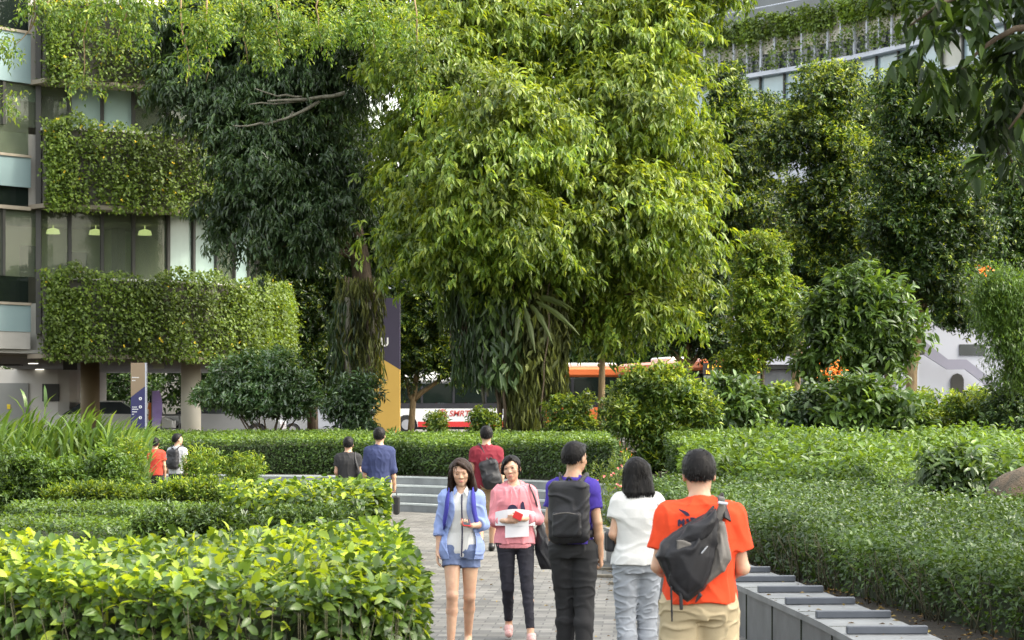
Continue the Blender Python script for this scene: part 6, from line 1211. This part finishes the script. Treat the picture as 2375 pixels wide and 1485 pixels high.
ph = carried(w2, 'phone', 'red phone clutched over the papers by the woman in pink', 'phone'); o = MB().box((0, 0, 0), (.078, .011, .062), bev=.004).build('case', M['red_ph'], ph); o.location = np.array((.015, -.262, 1.165)) * w2.sc; o.rotation_euler = (0, R(25), 0)
tb = carried(w2, 'tote_bag', 'black slouchy shoulder bag hanging beside the woman in pink', 'bag'); g = Field((.14, -.14, .62), (.46, .18, 1.16), .007); g.loft([(.66, .335, .0, .085, .05), (.70, .33, .0, .105, .06), (.80, .30, .0, .105, .065), (.92, .265, .0, .075, .055), (1.05, .235, .0, .035, .03), (1.12, .225, .0, .015, .02)], .02); g.wrinkle(.008, 34, 3, .5); link('bag_body', g.mesh('bag_body', w2.sc), M['nylon'], tb)
w2.strap([(.225, .0, 1.1), (.205, -.07, 1.25), (.165, -.1, 1.36), (.135, -.06, 1.43), (.13, .02, 1.455), (.16, .09, 1.35), (.215, .07, 1.1)], .02, .007, 'strap', M['nylon'], tb)

# --- backpack builder for figures seen from behind
def backpack(p, label, mt='nylon', w=.145, h=.23, dep=.085, z=1.16, x=0.0, y=.17, straps=True, pocket=True, slope=0.0):
    r = carried(p, 'backpack', label, 'backpack'); Rm = np.array(Matrix.Rotation(slope, 3, 'Y')); g = Field((x - .3, y - .16, z - h - .08), (x + .3, y + .2, z + h + .08), max(.006, p.h)); g.box((x, y + .01, z), (w, dep, h), .06, Rm=Rm); g.ell((x, y + .04, z - h * .35), (w * .92, dep * 1.05, h * .62), .03, Rm=Rm); g.wrinkle(.006, 38, 7); link('bag_body', g.mesh('bag_body', p.sc), M[mt], r)
    if pocket:
        g = Field((x - .2, y + .0, z - h), (x + .2, y + .22, z + .1), max(.006, p.h)); g.box((x, y + dep + .02, z - h * .38), (w * .72, .035, h * .42), .03, Rm=Rm); g.wrinkle(.004, 50, 9); link('pocket', g.mesh('pocket', p.sc), M[mt], r)
        p.strap([(x - w * .62, y + dep + .052, z - .015), (x, y + dep + .06, z + .005), (x + w * .62, y + dep + .052, z - .015)], .008, .004, 'zip', M['nylon_g'], r, (0, 1, 0))
    if straps:
        for sx in ((-1, 1) if straps is True else (straps,)): p.strap([(x + sx * .05, y - .02, z + h * .85), (sx * .085 + p.ln(1.4)[0], .10, 1.415), (sx * .105 + p.ln(1.4)[0], .02, 1.472), (sx * .115, -.07, 1.43), (sx * .12, -.135, 1.3), (sx * .15, -.11, 1.12), (sx * .165, .03, 1.02), (x + sx * w * .8, y - .04, z - h * .7)], .055, .012, 'strap', M[mt], r)
    p.strap([(x - .025, y + .0, z + h - .005), (x, y + .02, z + h + .035), (x + .025, y + .0, z + h - .005)], .018, .006, 'handle', M[mt], r, (0, 1, 0)); return r

# --- man in violet shirt, seen from behind, mid-stride
BK = pi
m1_ = Person('man in violet t-shirt and black trousers walking away with a black backpack', 1.70, at_px(1330, 305), BK + R(-12), False, .0055, head=(R(8), 0, R(-22)), skin='skin2',
             ell=(.185, .02, 1.12), wrl=(.175, -.10, .92), elr=(-.19, .035, 1.11), wrr=(-.205, -.02, .865), wd=.88, knl=(.07, -.05, .49), anl=(.06, -.02, .09), toel=(.06, -.17, .03), knr=(-.085, .01, .48), anr=(-.105, .12, .11), toer=(-.11, -.03, .03))
m1_.body(hands=((.6, 1), (.9, 1))); m1_.hair('short'); m1_.shirt('purple', .945, .016, .62, .062, seed=3, wr=.006); m1_.pants('char', .98, 1.95, .010, .102, .076, .068, wr=.006, seed=5, frq=34); m1_.shoes('leather')
backpack(m1_, 'black backpack on the back of the man in violet', w=.155, h=.235, dep=.075, z=1.19)

# --- woman in white shirt from behind
w3 = Person('woman with shoulder length black hair in white top and grey jeans, seen from behind', 1.60, at_px(1478, 322), BK + R(8), True, .0055, head=(R(12), R(2), R(6)),
            ell=(.195, .03, 1.13), wrl=(.12, -.17, 1.0), elr=(-.195, .02, 1.12), wrr=(-.14, -.17, 1.03), knl=(.085, -.03, .49), anl=(.08, .06, .10), toel=(.085, -.09, .03), knr=(-.085, -.06, .5), anr=(-.09, -.03, .09), toer=(-.09, -.18, .03))
w3.body(hands=((.8, 1), (.8, 1)), palm={'l': ((-.6, -.6, .3), (-.3, .5, .8), (0, 0, 1)), 'r': ((.6, -.6, .3), (.3, .5, .8), (0, 0, 1))}); w3.hair('bob', 'hair'); w3.shirt('white_sh', .90, .043, .50, .074, 'top', seed=5, wr=.006, frq=38); w3.pants('greyjean', .96, 1.97, .006, .105, .076, .068, name='jeans', wr=.0065, seed=7, frq=52, hipx=.006); w3.shoes('white_sh')
sb_ = carried(w3, 'shoulder_bag', 'dark strapped shoulder bag of the woman in white, held at front', 'bag'); w3.strap([(-.14, -.1, 1.34), (-.125, -.02, 1.455), (-.13, .06, 1.43), (-.15, .125, 1.32), (-.17, .11, 1.2), (-.185, .04, 1.1)], .038, .008, 'strap', M['nylon'], sb_); g = Field((-.3, -.3, .95), (.3, .1, 1.25), .007); g.box((.205, -.06, 1.07), (.03, .075, .075), .02); link('bag_body', g.mesh('bag_body', w3.sc), M['nylon'], sb_)

# --- man in the red shirt, nearest
m2_ = Person('man in orange red t-shirt and khaki trousers, nearest, back turned, head bowed', 1.72, at_px(1622, 440), BK + R(3), False, .0048, head=(R(14), R(1), R(-4)),
             ell=(.215, .0, 1.11), wrl=(.13, -.23, 1.05), elr=(-.225, .01, 1.10), wrr=(-.14, -.23, 1.04), knl=(.10, -.03, .49), knr=(-.105, -.05, .5))
m2_.body(hands=((.8, 1), (.8, 1)), palm={'l': ((-.6, -.6, .3), (-.3, .5, .8), (0, 0, 1)), 'r': ((.6, -.6, .3), (.3, .5, .8), (0, 0, 1))}); m2_.hair('short'); m2_.shirt('red', .925, .036, .66, .080, seed=21, wr=.0065, frq=34, chest=.0, neck=.062); m2_.pants('khaki', .985, 1.96, .016, .118, .098, .085, wr=.0075, seed=22, frq=36); m2_.shoes('leather')
def loc_px(p, zx, zy, z5=(1340, 1000, 3.062)):    # photo zoom coordinates -> unit-height coordinates of a back-turned person
    px = z5[0] + zx / z5[2]; py = z5[1] + zy / z5[2]; d = p.root.location[1]; X = (px - CX) * d / F - p.root.location[0]; return (-X / p.sc, (EYE - (py - HY) * d / F) / p.sc)
def poly_bag(p, root, name, zpts, y0, th, mt, wr=.008, rr=.02, h=.006, bulge=.0, seed=1):
    Q = np.array([loc_px(p, *q) for q in zpts]); lo = Q.min(0) - .04; hi = Q.max(0) + .04; g = Field((lo[0], y0 - th - .05, lo[1]), (hi[0], y0 + th + .08, hi[1]), h); xx, zz = np.meshgrid(g.ax[0], g.ax[2], indexing='ij'); d = np.full(xx.shape, 9.0); ins = np.zeros(xx.shape, bool); n = len(Q)
    for i in range(n):
        a, b = Q[i], Q[(i + 1) % n]; e = b - a; t = np.clip(((xx - a[0]) * e[0] + (zz - a[1]) * e[1]) / (e @ e), 0, 1); d = np.minimum(d, np.hypot(xx - a[0] - e[0] * t, zz - a[1] - e[1] * t)); c = ((a[1] > zz) != (b[1] > zz)) & (xx < (b[0] - a[0]) * (zz - a[1]) / (b[1] - a[1] + 1e-12) + a[0]); ins ^= c
    d2 = np.where(ins, -d, d)[:, None, :] + rr; Y = g.ax[1][None, :, None]; prof = bulge * np.clip(-d2 / .08, 0, 1) ** .6; dy = np.abs(Y - y0 - prof * .5) - th + rr - prof * .5
    g.F = (np.sqrt(np.maximum(d2, 0) ** 2 + np.maximum(dy, 0) ** 2) + np.minimum(np.maximum(d2, dy), 0) - rr).astype(np.float32); g.wrinkle(wr, 34, seed, .8); return link(name, g.mesh(name, p.sc), M[mt], root)
mb_ = carried(m2_, 'messenger_bag', 'large black and grey roll top bag slung diagonally on the man in red', 'bag')
poly_bag(m2_, mb_, 'bag_body', [(935, 545), (880, 600), (760, 660), (640, 735), (560, 810), (532, 890), (560, 970), (600, 1060), (660, 1130), (740, 1195), (800, 1150), (860, 1110), (905, 1000), (935, 900), (945, 760), (950, 640)], .20, .055, 'nylon', .011, .03, bulge=.05, seed=3)
poly_bag(m2_, mb_, 'grey_panel', [(950, 650), (925, 720), (915, 820), (905, 930), (870, 1030), (845, 1110), (880, 1095), (1000, 1000), (1060, 915), (1055, 870), (1030, 760), (1000, 650)], .165, .055, 'nylon_g', .006, .03, bulge=.04, seed=4)
poly_bag(m2_, mb_, 'flap', [(935, 548), (870, 610), (740, 672), (655, 770), (760, 785), (840, 800), (870, 760), (925, 660)], .265, .02, 'nylon', .008, .015, bulge=.03, seed=6)
poly_bag(m2_, mb_, 'grey_patch', [(655, 770), (650, 880), (700, 850), (770, 800), (700, 770)], .285, .008, 'nylon_g', .003, .006, seed=6)
poly_bag(m2_, mb_, 'buckle_strap', [(965, 470), (1015, 480), (1022, 560), (1000, 650), (940, 660), (950, 590), (970, 540)], .15, .014, 'nylon_g', .002, .01, seed=8)
for pts in ([(820, 1130), (840, 1160), (805, 1200), (780, 1228), (795, 1180)], [(672, 1120), (700, 1120), (708, 1262), (680, 1262)], [(612, 1090), (630, 1090), (636, 1345), (622, 1345)]): poly_bag(m2_, mb_, 'loose_strap', pts, .25, .006, 'nylon', .001, .004, h=.005)
x1, z1 = loc_px(m2_, 990, 520); x2, z2 = loc_px(m2_, 985, 740); 
for zx, zy, ww, hh, mm in ((996, 519, .052, .014, 'white_m'), (962, 735, .055, .014, 'nylon'), (845, 838, .05, .008, 'silver')):
    x, z = loc_px(m2_, zx, zy); o = MB().box((0, 0, 0), (ww, .014, hh), bev=.003).build('buckle', M[mm], mb_); o.location = (x * m2_.sc, (.185 if zx > 900 else .30) * m2_.sc, z * m2_.sc); o.rotation_euler = (0, R(-8 if zx > 900 else 50), 0)
m2_.strap([(-.125, .165, 1.36), (-.120, .10, 1.44), (-.118, .02, 1.482), (-.105, -.08, 1.42), (-.02, -.15, 1.25), (.13, -.13, 1.06), (.17, .02, .98), (.10, .14, .97)], .05, .009, 'strap', M['nylon'], mb_)
# black print on the red shirt (letters partly covered by the bag)
pr = MB(); yb = lambda x, z: .158 - .9 * x * x
def pl(zp): return [loc_px(m2_, *q) for q in zp]
for poly in ([(690, 560), (730, 572), (760, 588), (770, 610), (745, 612), (725, 592), (700, 575)], [(688, 640), (700, 632), (712, 650), (724, 630), (735, 640), (730, 680), (718, 682), (716, 660), (706, 672), (700, 660), (698, 684), (686, 680)], [(742, 632), (760, 628), (765, 645), (748, 655)], [(772, 622), (800, 620), (815, 632), (800, 640), (775, 640)]):
    q = pl(poly)[::-1]; n = len(q); pr.add([(x * m2_.sc, (yb(x, z) + .003) * m2_.sc, z * m2_.sc) for x, z in q] + [(x * m2_.sc, (yb(x, z) - .01) * m2_.sc, z * m2_.sc) for x, z in q], [tuple(range(n)), tuple(range(2 * n - 1, n - 1, -1))] + [(i, n + i, n + (i + 1) % n, (i + 1) % n) for i in range(n)])
o = pr.build('shirt_print', M['navyprint'], m2_.root)
g = Field((-.22, -.12, .84), (-.15, .16, .93), .005); g.box((-.185, .06, .88), (.012, .05, .035), .008); 

# --- farther figures
m3_ = Person('man in maroon t-shirt walking toward the steps with a black bag', 1.75, at_px(1128, 164), BK + R(4), False, .008, head=(R(3), 0, 0), elr=(-.205, .02, 1.12), ell=(.2, .02, 1.12), wrl=(.18, -.12, .98), anl=(.085, .10, .14), toel=(.085, -.02, .04), knl=(.09, -.02, .5), anr=(-.08, -.08, .085), toer=(-.08, -.22, .03))
m3_.body(); m3_.hair('short'); m3_.shirt('maroon', .86, .022, .6, .072, seed=31, wr=.005); m3_.pants('beige', .97, 1.05, .012, .105, .095, .08, name='shorts', wr=.005); m3_.shoes('leather')
backpack(m3_, 'black bag slung low on the man in maroon', w=.13, h=.2, dep=.07, z=1.06, x=-.05, straps=1, pocket=False, slope=.25)
m4_ = Person('man in navy shirt with rolled sleeves walking away, carrying a briefcase', 1.72, at_px(880, 156), BK, False, .008, head=(R(2), 0, R(-6)), skin='skin2', elr=(-.2, .03, 1.1), wrr=(-.22, -.02, .86), anl=(.09, .10, .12), toel=(.09, -.03, .04), anr=(-.085, -.10, .085), toer=(-.085, -.25, .03))
m4_.body(hands=((.3, 1), (1.1, 1))); m4_.hair('short'); m4_.shirt('navy_sh', .86, .026, 1.2, .062, seed=41, wr=.005, cuff=.056); m4_.pants('khaki', .97, 1.96, .008, .1, .074, .066, wr=.005); m4_.shoes('leather')
bc = carried(m4_, 'briefcase', 'black briefcase in the hand of the man in navy shirt', 'briefcase'); m = MB().box((-.255, -.03, .585), (.09, .30, .28), bev=.02); m.build('case_body', M['leather'], bc); m4_.strap([(-.25, .03, .73), (-.25, .01, .80), (-.25, -.07, .80), (-.25, -.09, .73)], .016, .01, 'handle', M['leather'], bc, (-1, 0, 0))
m5_ = Person('short haired person in black t-shirt with a strap over the right shoulder', 1.57, at_px(808, 150), BK + R(-3), False, .008, head=(R(6), 0, R(3)), elr=(-.205, .02, 1.13), wrr=(-.18, -.10, .95), ell=(.2, .02, 1.13), wrl=(.16, -.15, .98))
m5_.body(); m5_.hair('short'); m5_.shirt('char', .85, .024, .6, .075, seed=51, wr=.005); m5_.pants('blkjean', .97, 1.95, .008, .1, .074, .066); m5_.shoes('leather')
sg = carried(m5_, 'sling_bag', 'black sling bag on the right side of the black t-shirt person', 'bag'); g = Field((-.36, -.1, .8), (-.08, .24, 1.2), .008); g.box((-.21, .10, 1.0), (.055, .06, .14), .04); link('bag_body', g.mesh('bag_body', m5_.sc), M['nylon'], sg); m5_.strap([(-.21, .12, 1.1), (-.14, .13, 1.32), (-.12, .04, 1.475), (-.12, -.08, 1.4), (-.16, -.12, 1.2)], .045, .012, 'strap', M['nylon'], sg)
m6_ = Person('man in grey t-shirt with black backpack passing the left end of the wall', 1.56, at_px(412, 124), BK + R(-25), False, .009, head=(0, 0, R(-30)), anl=(.09, .12, .14), anr=(-.09, -.12, .085), toer=(-.09, -.26, .03))
m6_.body(); m6_.hair('short'); m6_.shirt('grey_t', .88, .024, .6, .075, seed=61); m6_.pants('char', .97, 1.95, .008, .1, .074, .066); m6_.shoes('leather'); backpack(m6_, 'black backpack of the man in grey t-shirt', w=.13, h=.2, dep=.07, z=1.2, pocket=False)
m7_ = Person('person in dull red shirt half hidden by shrubs at left', 1.48, at_px(360, 122), BK, False, .009, skin='skin2'); m7_.body(); m7_.hair('short'); m7_.shirt('red_sh', .88, .026, .6, .075, seed=71); m7_.pants('char', .97, 1.95, .008, .1, .074, .066); m7_.shoes('leather')
d_ = 78.0; m8_ = Person('person in orange clothing standing by the railing beyond the sign pylon', 1.62, (X_(357, d_), d_, 1.0), R(150), True, .01, skin='skin2'); m8_.body(); m8_.hair('bob', 'hair'); m8_.shirt('orange_sh', .80, .03, .7, .075, seed=81); m8_.pants('char', .97, 1.95, .008, .1, .074, .066); m8_.shoes('leather')
